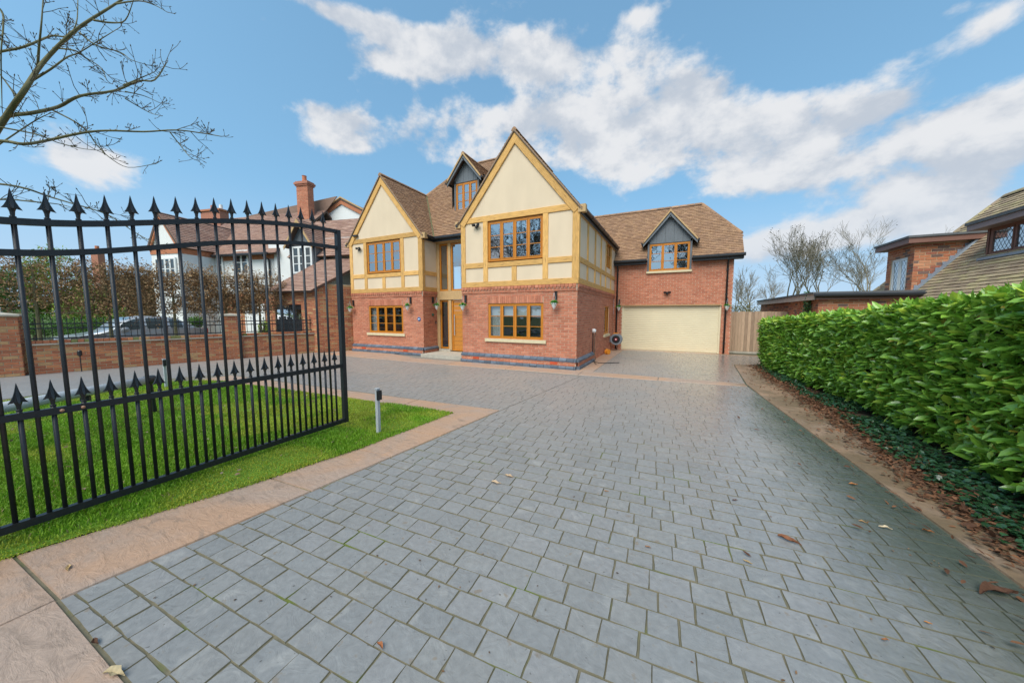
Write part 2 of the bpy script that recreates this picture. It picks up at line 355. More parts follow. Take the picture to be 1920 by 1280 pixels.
# concrete of the drive: grey-blue, browner where cars turn, dark and wet along the hedge
def drive_mat(name, attr):
    m = bpy.data.materials.new(name); m.use_nodes = True; t = m.node_tree; L = t.links; b = t.nodes['Principled BSDF']
    pos = N(t, 'ShaderNodeNewGeometry').outputs['Position']; sp = N(t, 'ShaderNodeSeparateXYZ'); L.new(pos, sp.inputs[0])
    def noise(sc, d=5, dist=0, vec=pos):
        n = N(t, 'ShaderNodeTexNoise'); n.inputs['Scale'].default_value = sc; n.inputs['Detail'].default_value = d; n.inputs['Distortion'].default_value = dist
        L.new(vec, n.inputs['Vector']); return n.outputs['Fac']
    def rng_(v, a, c, lo=0., hi=1.):
        r = N(t, 'ShaderNodeMapRange', interpolation_type='SMOOTHSTEP'); L.new(v, r.inputs[0])
        for i, q in enumerate((a, c, lo, hi)): r.inputs[i + 1].default_value = q
        return r.outputs[0]
    def mix(f, a, c):
        x = N(t, 'ShaderNodeMix', data_type='RGBA'); L.new(f, x.inputs[0])
        for i, q in ((6, a), (7, c)):
            if isinstance(q, tuple): x.inputs[i].default_value = (*q, 1)
            else: L.new(q, x.inputs[i])
        return x.outputs[2]
    base = N(t, 'ShaderNodeAttribute', attribute_name='Col').outputs['Color'] if attr else None
    if base is None:
        r = N(t, 'ShaderNodeRGB'); r.outputs[0].default_value = (.235, .23, .225, 1); base = r.outputs[0]
    # worn, browner surface over the turning area
    worn = mth(t, 'MULTIPLY', rng_(sp.outputs[1], 3.4, 6.6), rng_(noise(.55, 6, 1.2), .34, .62, .45, 1.0))
    base = mix(worn, base, (.30, .257, .226))
    base = mix(rng_(noise(5.5, 7, .6), .58, .72, 0, .35), base, (.39, .37, .34))
    base = mix(rng_(noise(13, 3), .64, .74, 0, .6), base, (.19, .135, .08))
    base = mix(rng_(noise(34, 2), .70, .76, 0, .7), base, (.07, .06, .05))
    # wet algae along the hedge side
    edge = mth(t, 'ADD', sp.outputs[0], mth(t, 'MULTIPLY', mth(t, 'SUBTRACT', noise(1.6, 5, .5), .5), .9))
    edge = mth(t, 'ADD', edge, mth(t, 'MULTIPLY', sp.outputs[1], .03))
    fade = rng_(sp.outputs[1], 6.0, 9.5, 1, .15)
    wet = mth(t, 'MULTIPLY', rng_(edge, .75, 1.9), fade)
    base = mix(wet, base, (.075, .088, .076))
    base = mix(rng_(noise(1.1, 6, 1.0), .55, .70, 0, .30), base, (.17, .165, .16))
    vm = N(t, 'ShaderNodeVectorMath', operation='SCALE'); L.new(base, vm.inputs[0])
    L.new(mth(t, 'ADD', mth(t, 'MULTIPLY', noise(26, 6), .5), .75), vm.inputs['Scale']); L.new(vm.outputs[0], b.inputs['Base Color'])
    damp = rng_(mth(t, 'ADD', edge, mth(t, 'MULTIPLY', noise(.9, 4), .5)), -.3, 1.3)
    rough = mth(t, 'SUBTRACT', mth(t, 'ADD', .47, mth(t, 'MULTIPLY', mth(t, 'SUBTRACT', noise(7, 6), .5), .35)), mth(t, 'MULTIPLY', damp, .30), clamp=True)
    L.new(rough, b.inputs['Roughness']); b.inputs['Specular IOR Level'].default_value = .55
    # slate relief pressed into the concrete
    bn = N(t, 'ShaderNodeBump'); bn.inputs['Distance'].default_value = .008
    h = mth(t, 'ADD', mth(t, 'MULTIPLY', noise(9, 7, 1.6), 1.0), mth(t, 'MULTIPLY', noise(60, 4), .10))
    L.new(h, bn.inputs['Height']); L.new(bn.outputs[0], b.inputs['Normal'])
    MATS[name] = m; return m
M_paver = drive_mat('stamped_concrete_grey', True); M_drive = drive_mat('stamped_concrete_sheet', False)
def terra_mat():
    m = bpy.data.materials.new('stamped_concrete_terracotta'); m.use_nodes = True; t = m.node_tree; L = t.links; b = t.nodes['Principled BSDF']
    pos = N(t, 'ShaderNodeNewGeometry').outputs['Position']; mp = N(t, 'ShaderNodeMapping'); L.new(pos, mp.inputs[0]); mp.inputs['Rotation'].default_value = (0, 0, .5); mp.inputs['Scale'].default_value = (1, 2.4, 1)
    def noise(sc, d=6, dist=0, vec=pos):
        n = N(t, 'ShaderNodeTexNoise'); n.inputs['Scale'].default_value = sc; n.inputs['Detail'].default_value = d; n.inputs['Distortion'].default_value = dist; n.inputs['Roughness'].default_value = .62
        L.new(vec, n.inputs['Vector']); return n.outputs['Fac']
    def rg(v, a, c, lo=0., hi=1.):
        r = N(t, 'ShaderNodeMapRange', interpolation_type='SMOOTHSTEP'); L.new(v, r.inputs[0])
        for i, q in enumerate((a, c, lo, hi)): r.inputs[i + 1].default_value = q
        return r.outputs[0]
    def mix(f, a, c):
        x = N(t, 'ShaderNodeMix', data_type='RGBA'); L.new(f, x.inputs[0])
        for i, q in ((6, a), (7, c)):
            if isinstance(q, tuple): x.inputs[i].default_value = (*q, 1)
            else: L.new(q, x.inputs[i])
        return x.outputs[2]
    base = mix(rg(noise(.9, 5, .6), .38, .62), (.45, .275, .175), (.39, .28, .215))
    base = mix(rg(noise(3.5, 7, 1.2, mp.outputs[0]), .55, .70, 0, .6), base, (.25, .18, .135))
    base = mix(rg(noise(14, 4), .66, .74, 0, .5), base, (.22, .17, .12))
    sp = N(t, 'ShaderNodeSeparateXYZ'); L.new(pos, sp.inputs[0]); base = mix(mth(t, 'MULTIPLY', rg(sp.outputs[0], .8, 1.9), rg(noise(1.7, 6, .5), .30, .6, .45, .95)), base, (.17, .115, .065))
    vm = N(t, 'ShaderNodeVectorMath', operation='SCALE'); L.new(base, vm.inputs[0]); L.new(mth(t, 'ADD', mth(t, 'MULTIPLY', noise(30), .4), .8), vm.inputs['Scale']); L.new(vm.outputs[0], b.inputs['Base Color'])
    L.new(mth(t, 'ADD', mth(t, 'MULTIPLY', noise(6), .4), .32), b.inputs['Roughness'])
    bn = N(t, 'ShaderNodeBump'); bn.inputs['Distance'].default_value = .014; L.new(mth(t, 'ADD', noise(6.5, 9, .7, mp.outputs[0]), mth(t, 'MULTIPLY', noise(45), .06)), bn.inputs['Height']); L.new(bn.outputs[0], b.inputs['Normal'])
    return m
M_terra = terra_mat()
def joint_mat():
    m = bpy.data.materials.new('sandy_joint'); m.use_nodes = True; t = m.node_tree; L = t.links; b = t.nodes['Principled BSDF']; b.inputs['Roughness'].default_value = .9; b.inputs['Specular IOR Level'].default_value = .2
    pos = N(t, 'ShaderNodeNewGeometry').outputs['Position']; sp = N(t, 'ShaderNodeSeparateXYZ'); L.new(pos, sp.inputs[0])
    def noise(sc, d=5): n = N(t, 'ShaderNodeTexNoise'); n.inputs['Scale'].default_value = sc; n.inputs['Detail'].default_value = d; L.new(pos, n.inputs['Vector']); return n.outputs['Fac']
    def rg(v, a, c, lo=0., hi=1.):
        r = N(t, 'ShaderNodeMapRange', interpolation_type='SMOOTHSTEP'); L.new(v, r.inputs[0])
        for i, q in enumerate((a, c, lo, hi)): r.inputs[i + 1].default_value = q
        return r.outputs[0]
    def mix(f, a, c):
        x = N(t, 'ShaderNodeMix', data_type='RGBA'); L.new(f, x.inputs[0])
        for i, q in ((6, a), (7, c)):
            if isinstance(q, tuple): x.inputs[i].default_value = (*q, 1)
            else: L.new(q, x.inputs[i])
        return x.outputs[2]
    base = mix(rg(noise(11), .4, .65), (.15, .135, .09), (.19, .165, .11))
    base = mix(rg(noise(2.2), .55, .68), base, (.13, .16, .035))
    base = mix(rg(mth(t, 'ADD', sp.outputs[1], noise(1.2)), 3.2, 5.6), base, (.23, .205, .175))      # paler joint colour further up the drive, a painted fade with distance
    base = mix(rg(mth(t, 'ADD', sp.outputs[0], mth(t, 'MULTIPLY', noise(1.6), .6)), 1.2, 1.9), base, (.085, .09, .065))
    L.new(base, b.inputs['Base Color']); return m
M_joint = joint_mat()

ground = sheet('ground', [(-900, -900), (900, -900), (900, 900), (-900, 900)], -.03, M_land)
bed = sheet('driveway', [(-18, -3), (3.4, -3), (3.4, 16.5), (-18, 16.5)], -.0062, M_joint)

def row_field(regions, ang, w, lens, gap, seed, z0, bounds):
    """running-bond pieces clipped to convex regions -> list of 2D polygons"""
    rr = random.Random(seed); c, s = math.cos(ang), math.sin(ang); res = []
    p0, p1, q0, q1 = bounds; q = q0
    while q < q1:
        h = w * rr.uniform(.9, 1.1); p = p0 + rr.uniform(-.3, 0)
        while p < p1:
            l = rr.choice(lens) * rr.uniform(.94, 1.06); j = lambda a=.004: rr.uniform(-a, a)
            quad = [(p + j(), q + j()), (p + l - gap + j(), q + j()), (p + l - gap + j(), q + h - gap + j()), (p + j(), q + h - gap + j())]
            quad = [(c * a - s * b, s * a + c * b) for a, b in quad]; cx, cy = quad[0]
            for reg, bb in regions:
                if cx < bb[0] - .4 or cx > bb[1] + .4 or cy < bb[2] - .4 or cy > bb[3] + .4: continue
                pl = clip_poly(quad, reg)
                if len(pl) > 2 and area(pl) > .0015: res.append(pl)
            p += l
        q += h
    return res
def reg(p): p = ccw(p); return (p, (min(a for a, b in p), max(a for a, b in p), min(b for a, b in p), max(b for a, b in p)))
DRV = [reg([(-3.035, .432), (2.04, .50), (1.49, 8.66), (-2.06, 8.40)]),
       reg([(-2.53, 4.71), (-2.07, 8.39), (-7, 8.24), (-12.6, 8.30), (-12.6, 4.38)]),
       reg([(-1.93, 8.95), (1.5, 9.02), (1.72, 12.3), (-1.93, 12.3)]), reg([(-1.93, 12.31), (3.0, 12.31), (3.0, 14.98), (-1.93, 14.98)])]
polys = row_field(DRV, R_(2.6), .152, (.155, .185, .205, .235), .0045, 3, 0, (-14, 4, -.6, 16))
PAVCOL = [(.236, .232, .224), (.246, .24, .23), (.23, .227, .22), (.24, .233, .221), (.25, .242, .234)]
def paver_mesh(mb, pl, rr, fine=False):
    pl = [p for i, p in enumerate(pl) if math.hypot(p[0] - pl[i - 1][0], p[1] - pl[i - 1][1]) > .006]
    if len(pl) < 3 or area(pl) < .001: return False
    cy0 = pl[0][1]
    if fine:      # slightly wavy pressed edges
        q = []
        for i, p in enumerate(pl):
            o = pl[i - 1]; L = math.hypot(p[0] - o[0], p[1] - o[1])
            if L > .09:
                for f in (.33, .67): q.append((o[0] + (p[0] - o[0]) * f + rr.uniform(-.0022, .0022), o[1] + (p[1] - o[1]) * f + rr.uniform(-.0022, .0022)))
            q.append(p)
        pl = q
    inn = inset(pl, .003 if cy0 < 5 else .0018); n = len(pl)
    if area(inn) < .0004: return False
    tx, ty = rr.uniform(-.004, .004), rr.uniform(-.004, .004); cx = sum(p[0] for p in pl) / n; cy = sum(p[1] for p in pl) / n
    zc = rr.uniform(-.0012, .0012)
    top = [(x, y, zc + (x - cx) * tx + (y - cy) * ty) for x, y in inn]
    dj = -.0055 if cy < 4 else -.004
    bot = [(x, y, dj) for x, y in pl]
    k = rr.uniform(.96, 1.04); col = tuple(v * k for v in rr.choice(PAVCOL))
    mb.add(bot + top, [tuple(range(n, 2 * n))], 0, col)
    b0 = len(mb.V) - 2 * n
    for i in range(n): mb.F.append([b0 + i, b0 + (i + 1) % n, b0 + n + (i + 1) % n, b0 + n + i]); mb.M.append(1); mb.C.append((.25, .225, .165))
    return True
def psize(pl):
    cx = sum(p[0] for p in pl) / len(pl); cy = sum(p[1] for p in pl) / len(pl); X, Y, zz = proj((cx, cy, 0))
    return area(pl) / zz ** 3 if zz > .3 and -20 < X < 1940 and Y < 1300 else -1
polys.sort(key=psize, reverse=True)
rr = random.Random(5); rest = MB()
for i, pl in enumerate(polys):
    if i < 300:
        b = MB()
        if paver_mesh(b, pl, rr, True): b.build('paver', [M_paver, M_joint], bed)
    else: paver_mesh(rest, pl, rr, i < 1500)
rest.build('pavers', [M_paver, M_joint], bed, kind='stuff')
# smooth worn drive sweeping round behind the lawn to the other entrance
sheet('drive_sweep', [(-12.62, 4.36), (-12.62, 8.32), (-13.2, 8.9), (-15.0, 2.3), (-16.5, -2.8), (-11.3, -2.8), (-11.2, 2.9), (-10.9, 4.0), (-10.2, 4.37)], -.002, M_drive)

# terracotta stamped borders
border = thing('border_path', None, None, (-3.0, 2.0, 0)); border['kind'] = 'structure'
def slab(pl, z=.006, name='slab'):
    pl = inset(ccw(pl), .006); n = len(pl); inn = inset(pl, .006); b = MB()
    b.add([(x, y, -.010) for x, y in pl] + [(x, y, z) for x, y in inn], [tuple(range(n, 2 * n))] + [(i, (i + 1) % n, n + (i + 1) % n, n + i) for i in range(n)])
    return b.build(name, M_terra, border)
def lx(y): return float(np.interp(y, [-1.5, .35, 1.63, 2.64, 4.22], [-4.45, -3.88, -3.5, -3.3, -3.16]))
def dx(y): return float(np.interp(y, [-1.5, .45, 4.72], [-3.27, -3.03, -2.53]))
ys = [.43, 1.77, 2.62, 3.36]
for a, b_ in zip(ys, ys[1:]): slab([(lx(a), a - .03), (dx(a), a), (dx(b_), b_), (lx(b_), b_ - .03)])
slab([(lx(3.36), 3.33), (dx(3.36), 3.36), (-2.53, 4.72), (-3.16, 4.22)])
slab([(-3.16, 4.22), (-2.53, 4.72), (-4.2, 4.64), (-4.2, 4.17)])
for a, c in ((-4.2, -6.1), (-6.1, -8.1), (-8.1, -10.2)):
    f1 = lambda x: float(np.interp(x, [-10.2, -8.1, -5.5, -4.2], [3.72, 3.95, 4.11, 4.17])); f2 = lambda x: float(np.interp(x, [-10.2, -2.53], [4.38, 4.72])) - .012
    slab([(a, f1(a)), (a, f2(a)), (c, f2(c)), (c, f1(c))])
slab([(lx(-1.2), -1.2), (-3.06, -1.2), (-3.04, .43), (lx(.43), .40)])
for a, c in ((-3.05, -1.2), (-1.2, .6), (.6, 2.1)): slab([(a, -1.2), (c, -1.2), (c, .428 + .0135 * (c + 3)), (a, .428 + .0135 * (a + 3))])
for a, c in ((-12.5, -10), (-10, -8.2), (-8.2, -6.4), (-6.4, -4.3), (-4.3, -2.2), (-2.2, -.3), (-.3, 1.5)):      # strip along the house front and across the drive
    f1 = lambda x: float(np.interp(x, [-12.6, -7, -2.06, 1.5], [8.31, 8.25, 8.41, 8.67])); f2 = lambda x: float(np.interp(x, [-12.5, -8.4, -8.2, -2.0, -1.93, 1.5], [9.6, 9.6, 9.0, 9.0, 8.94, 9.0]))
    slab([(a, f1(a)), (c, f1(c)), (c, f2(c)), (a, f2(a))])
for a, c in ((9.0, 11), (11, 13), (13, 15.0)): slab([(-2.5, a), (-1.94, a), (-1.94, c), (-2.5, c)])
slab([(-2.5, 15.0), (0, 15.0), (0, 15.3), (-2.5, 15.3)]); slab([(0, 15.0), (3, 15.0), (3, 15.3), (0, 15.3)])
ex = lambda y: float(np.interp(y, [.5, 8.7, 12.3], [2.05, 1.5, 1.73]))
yy = [-.9, .6, 2.0, 3.25, 4.7, 6.2, 7.6, 8.95, 10.6, 12.3]
for a, c in zip(yy, yy[1:]): slab([(ex(a), a), (2.72, a + .06), (2.72, c + .06), (ex(c), c)])

# lawn island
LAWN = [(-3.14, 4.22), (-5.5, 4.12), (-8.1, 3.96), (-9.9, 3.78), (-10.7, 3.1), (-10.9, 1.2), (-11.0, -1.6), (-4.48, -1.5), (-3.87, .33), (-3.49, 1.6), (-3.29, 2.62)]
lawn = sheet('lawn', LAWN, .012, M_turf)
def in_poly(x, y, P):
    c = np.zeros(len(x), bool); n = len(P)
    for i in range(n):
        (x1, y1), (x2, y2) = P[i - 1], P[i]
        c ^= ((y1 > y) != (y2 > y)) & (x < (x2 - x1) * (y - y1) / (y2 - y1 + 1e-12) + x1)
    return c
def vnoise(x, y, s, seed):
    g = np.random.default_rng(seed).random((64, 64)); a, b = x * s + 100, y * s + 100
    i, j = np.floor(a).astype(int), np.floor(b).astype(int); fx, fy = a - i, b - j; fx = fx * fx * (3 - 2 * fx); fy = fy * fy * (3 - 2 * fy)
    q = lambda i, j: g[i % 64, j % 64]
    return (q(i, j) * (1 - fx) + q(i + 1, j) * fx) * (1 - fy) + (q(i, j + 1) * (1 - fx) + q(i + 1, j + 1) * fx) * fy
def grass(n, poly, name, parent, bbox, hs=(.018, .045)):
    x = rng.uniform(bbox[0], bbox[1], n); y = rng.uniform(bbox[2], bbox[3], n)
    d = np.hypot(x, y); keep = in_poly(x, y, poly) & (rng.random(n) < np.clip(5.5 / d, .25, 1) ** 1.3)
    x, y = x[keep], y[keep]; n = len(x)
    moss = np.clip((vnoise(x, y, 1.1, 1) + .6 * vnoise(x, y, 3.2, 2) - .66) * 4, 0, 1)
    tuft = vnoise(x, y, 2.4, 4)
    h = rng.uniform(*hs, n) * (1 - .55 * moss) * (.55 + .9 * tuft); w = rng.uniform(.0018, .0036, n) * (1 + .12 * np.hypot(x, y)); a = rng.uniform(0, 2 * np.pi, n)
    lean = rng.uniform(.1, .9, n) * h; la = rng.uniform(0, 2 * np.pi, n)
    B = np.stack([x, y, np.full(n, .011)], 1); wx = np.stack([np.cos(a) * w, np.sin(a) * w, 0 * a], 1); ln = np.stack([np.cos(la) * lean, np.sin(la) * lean, h], 1)
    mid = B + ln * np.array([.35, .35, .6]); V = np.stack([B - wx, B + wx, mid + wx * .8, mid - wx * .8, B + ln], 1).reshape(-1, 3)
    i0 = np.arange(n) * 5; F = np.stack([i0, i0 + 1, i0 + 2, i0 + 3, i0 + 3, i0 + 2, i0 + 4], 1).ravel(); LT = np.tile([4, 3], n)
    g1, g2, g3 = np.array([.11, .26, .018]), np.array([.28, .47, .03]), np.array([.42, .44, .05])
    t = (rng.random(n) * .6 + .4 * vnoise(x, y, 1.7, 3))[:, None]; c = g1 * (1 - t) + g2 * t; c = c * (1 - .8 * moss[:, None]) + g3 * .8 * moss[:, None]
    dead = rng.random(n) < .035; c[dead] = (.34, .27, .11)
    me = mesh_np(name, V, F, LT, np.repeat(c, 2, 0), [M_grass]); o = bpy.data.objects.new(name, me); link(o, parent)
    return tag(o, 'short green grass and yellow moss covering the lawn island', 'grass', kind='stuff')
grass(340000, ccw([(x + (.035 if x > -5 else 0), y + (.02 if y > 3.5 else 0)) for x, y in LAWN]), 'grass', None, (-11.1, -3.1, -1.6, 4.25))

# ================================================================== building kit
RED = [(.48, .175, .10), (.51, .19, .11), (.45, .16, .095), (.53, .215, .13), (.49, .185, .11)]
ORANGE = [(.44, .155, .075), (.36, .125, .065), (.50, .20, .09), (.46, .27, .13), (.40, .15, .08)]
STOCK = [(.47, .17, .09), (.52, .20, .105), (.38, .135, .085), (.20, .12, .10), (.55, .25, .14), (.48, .18, .09)]
BLUE = [(.10, .125, .16), (.12, .145, .18), (.085, .105, .135)]
def brick_wall(parent, name, fr, w, h, holes=(), pal=RED, mortar=None, bl=.215, bh=.065, j=.010, indiv=0, clip=None, seed=1, u_off=0, m=None, hclip=None, reveal=.10):
    """mortar face with openings, and real bricks standing proud of it. fr(u, n, z); clip(u, z) -> keep?"""
    us = sorted({0, w, *[v for o in holes for v in o[:2]]}); zs = sorted({0, h, *[v for o in holes for v in o[2:]]})
    b = MB(); inside = lambda u, z: any(o[0] < u < o[1] and o[2] < z < o[3] for o in holes)
    if hclip is None:
        for u0, u1 in zip(us, us[1:]):
            for z0, z1 in zip(zs, zs[1:]):
                if not inside((u0 + u1) / 2, (z0 + z1) / 2):
                    b.add([fr(u0, -.009, z0), fr(u1, -.009, z0), fr(u1, -.009, z1), fr(u0, -.009, z1)], [(0, 1, 2, 3)])
    else:
        b.add([fr(u, -.009, z) for u, z in hclip], [tuple(range(len(hclip)))])
    for u0, u1, z0, z1 in holes:
        for q in (((u0, z0), (u0, z1)), ((u1, z1), (u1, z0)), ((u0, z1), (u1, z1)), ((u1, z0), (u0, z0))):
            (a, c), (d, e) = q; b.add([fr(a, 0, c), fr(d, 0, e), fr(d, -reveal, e), fr(a, -reveal, c)], [(0, 1, 2, 3)])
    wall = b.build(name, mortar or M_mortar, parent)
    r = random.Random(seed); cells = []; z = 0; row = 0
    while z < h - .02:
        z1 = min(z + bh, h); u = -(bl + j) / 2 * (row % 2) + u_off
        while u < w:
            a, c = max(u, 0), min(u + bl, w); segs = [(a, c)]
            for o in holes:
                if o[2] < (z + z1) / 2 < o[3]:
                    ns = []
                    for p, q in segs:
                        if o[1] <= p or o[0] >= q: ns.append((p, q)); continue
                        if p < o[0]: ns.append((p, o[0]))
                        if q > o[1]: ns.append((o[1], q))
                    segs = ns
            for p, q in segs:
                if q - p > .025 and (clip is None or (clip(p, z1) and clip(q, z1))): cells.append((p, q, z, z1))
            u += bl + j
        z += bh + j; row += 1
    def cell(mb, c):
        p, q, z0, z1 = c; k = r.uniform(.9, 1.1); col = tuple(v * k for v in r.choice(pal)); n = r.uniform(-.0015, .0025); e = .003
        v = [fr(p, -.012, z0), fr(q, -.012, z0), fr(q, -.012, z1), fr(p, -.012, z1), fr(p + e, n, z0 + e), fr(q - e, n, z0 + e), fr(q - e, n, z1 - e), fr(p + e, n, z1 - e)]
        mb.add(v, [(4, 5, 6, 7), (0, 1, 5, 4), (1, 2, 6, 5), (2, 3, 7, 6), (3, 0, 4, 7)], 0, col)
    if indiv:
        def sz(c):
            X, Y, zz = proj(fr((c[0] + c[1]) / 2, 0, (c[2] + c[3]) / 2)); return zz if 0 < X < 1920 and zz > 0 else 1e9
        cells.sort(key=sz)
        for c in cells[:indiv]:
            mb = MB(); cell(mb, c); mb.build('brick', m or M_brick, wall)
        cells = cells[indiv:]
    if cells:
        mb = MB()
        for c in cells: cell(mb, c)
        mb.build('bricks', m or M_brick, wall, kind='stuff')
    return wall

TILE_W = [(.30, .175, .10), (.32, .19, .11), (.275, .16, .095), (.305, .18, .11), (.26, .155, .095), (.34, .205, .12)]
TILE_B = [(.40, .30, .19), (.36, .27, .17), (.44, .34, .21), (.33, .24, .16), (.41, .33, .18)]
def roof_slope(parent, pts, tiles=True, pal=TILE_W, tw=.165, gauge=.10, thick=.10, name='roof_slope', seed=1, tile_name='tiles'):
    """pts: planar convex polygon, first edge = eave (going right seen from outside)."""
    P = [np.asarray(p, float) for p in pts]
    U = P[1] - P[0]; U /= np.linalg.norm(U); Nn = np.cross(U, P[2] - P[1]); Nn /= np.linalg.norm(Nn)
    if Nn[2] < 0: Nn = -Nn
    Sd = np.cross(Nn, U)
    if Sd[2] < 0: Sd = -Sd
    uv = ccw([(float((p - P[0]) @ U), float((p - P[0]) @ Sd)) for p in P])
    b = MB(); b.prism([P[0] + U * u + Sd * s - Nn * thick for u, s in uv], Nn * thick)
    ro = b.build(name, M_under, parent)
    r = random.Random(seed); mb = MB()
    u0, u1 = min(u for u, s in uv), max(u for u, s in uv); s1 = max(s for u, s in uv); s = min(s for u, s in uv) - .03; row = 0
    big = tiles if isinstance(tiles, (int, float)) and not isinstance(tiles, bool) else 1
    gw = tw * (1 if tiles else 8)
    while s < s1:
        u = u0 - gw * (row % 2) / 2 - .01
        while u < u1:
            pl = clip_poly([(u, s), (u + gw - .004, s), (u + gw - .004, s + gauge), (u, s + gauge)], uv if s > 0 else inset(uv, -.03))
            if len(pl) > 2 and area(pl) > .0006:
                k = r.uniform(.93, 1.07); col = tuple(v * k for v in r.choice(pal)); h0 = .024 + r.uniform(-.003, .004); n = len(pl)
                H = [h0 - .018 * (q - s) / gauge for p, q in pl]
                top = [P[0] + U * p + Sd * q + Nn * hh for (p, q), hh in zip(pl, H)]; bot = [P[0] + U * p + Sd * q + Nn * -.002 for p, q in pl]
                mb.add(bot + top, [tuple(range(n, 2 * n))] + [(i, (i + 1) % n, n + (i + 1) % n, n + i) for i in range(n)], 0, col)
            u += gw
        s += gauge; row += 1
    mb.build(tile_name, M_tile, ro, kind='stuff')
    return ro
def ridge(parent, a, b, r=.085, l=.30, pal=TILE_W, name='ridge_tiles', sink=.02):
    a, b = np.asarray(a, float), np.asarray(b, float); L = np.linalg.norm(b - a); n = max(1, round(L / l)); t = (b - a) / L
    side = np.cross(t, [0, 0, 1.]); side /= np.linalg.norm(side); up = np.cross(side, t); mb = MB(); q = random.Random(2)
    for i in range(n):
        p0 = a + t * (L * i / n); p1 = a + t * (L * (i + 1) / n - .012); rr_ = r * q.uniform(.96, 1.05); vs = []
        for p in (p0, p1):
            for k in range(7):
                an = math.pi * k / 6; vs.append(p + side * math.cos(an) * rr_ + up * (math.sin(an) * rr_ * .8 - sink - .03 * abs(math.cos(an))))
        k_ = q.uniform(.8, 1.15); col = tuple(v * k_ for v in q.choice(pal))
        mb.add(vs, [(k, k + 1, k + 8, k + 7) for k in range(6)] + [tuple(range(7)), tuple(range(7, 14))[::-1]], 0, col)
    return mb.build(name, M_tile, parent)

def beam(parent, a, b, w, d, nrm, m=None, name='oak_beam', off=0.0):
    """timber from a to b, width w in the wall plane, depth d along nrm (front face at a + nrm*off)"""
    a, b, nrm = (np.asarray(v, float) for v in (a, b, nrm)); t = b - a; L = np.linalg.norm(t); t /= L; s = np.cross(nrm, t)
    c = .007; sec = [(-w / 2 + c, 0), (w / 2 - c, 0), (w / 2, -c), (w / 2, -d), (-w / 2, -d), (-w / 2, -c)]; n = len(sec)
    mb = MB(); vs = [(x, y, z) for x in (0, L) for y, z in sec]
    mb.add(vs, [tuple(range(n))[::-1], tuple(range(n, 2 * n))] + [(i, (i + 1) % n, n + (i + 1) % n, n + i) for i in range(n)])
    o = bpy.data.objects.new(name, mb.mesh(name, m or M_oak)); link(o, parent)
    M = Matrix.Identity(4)
    for k in range(3): M[k][0], M[k][1], M[k][2], M[k][3] = t[k], s[k], nrm[k], (a + nrm * off)[k]
    o.matrix_basis = M; return o

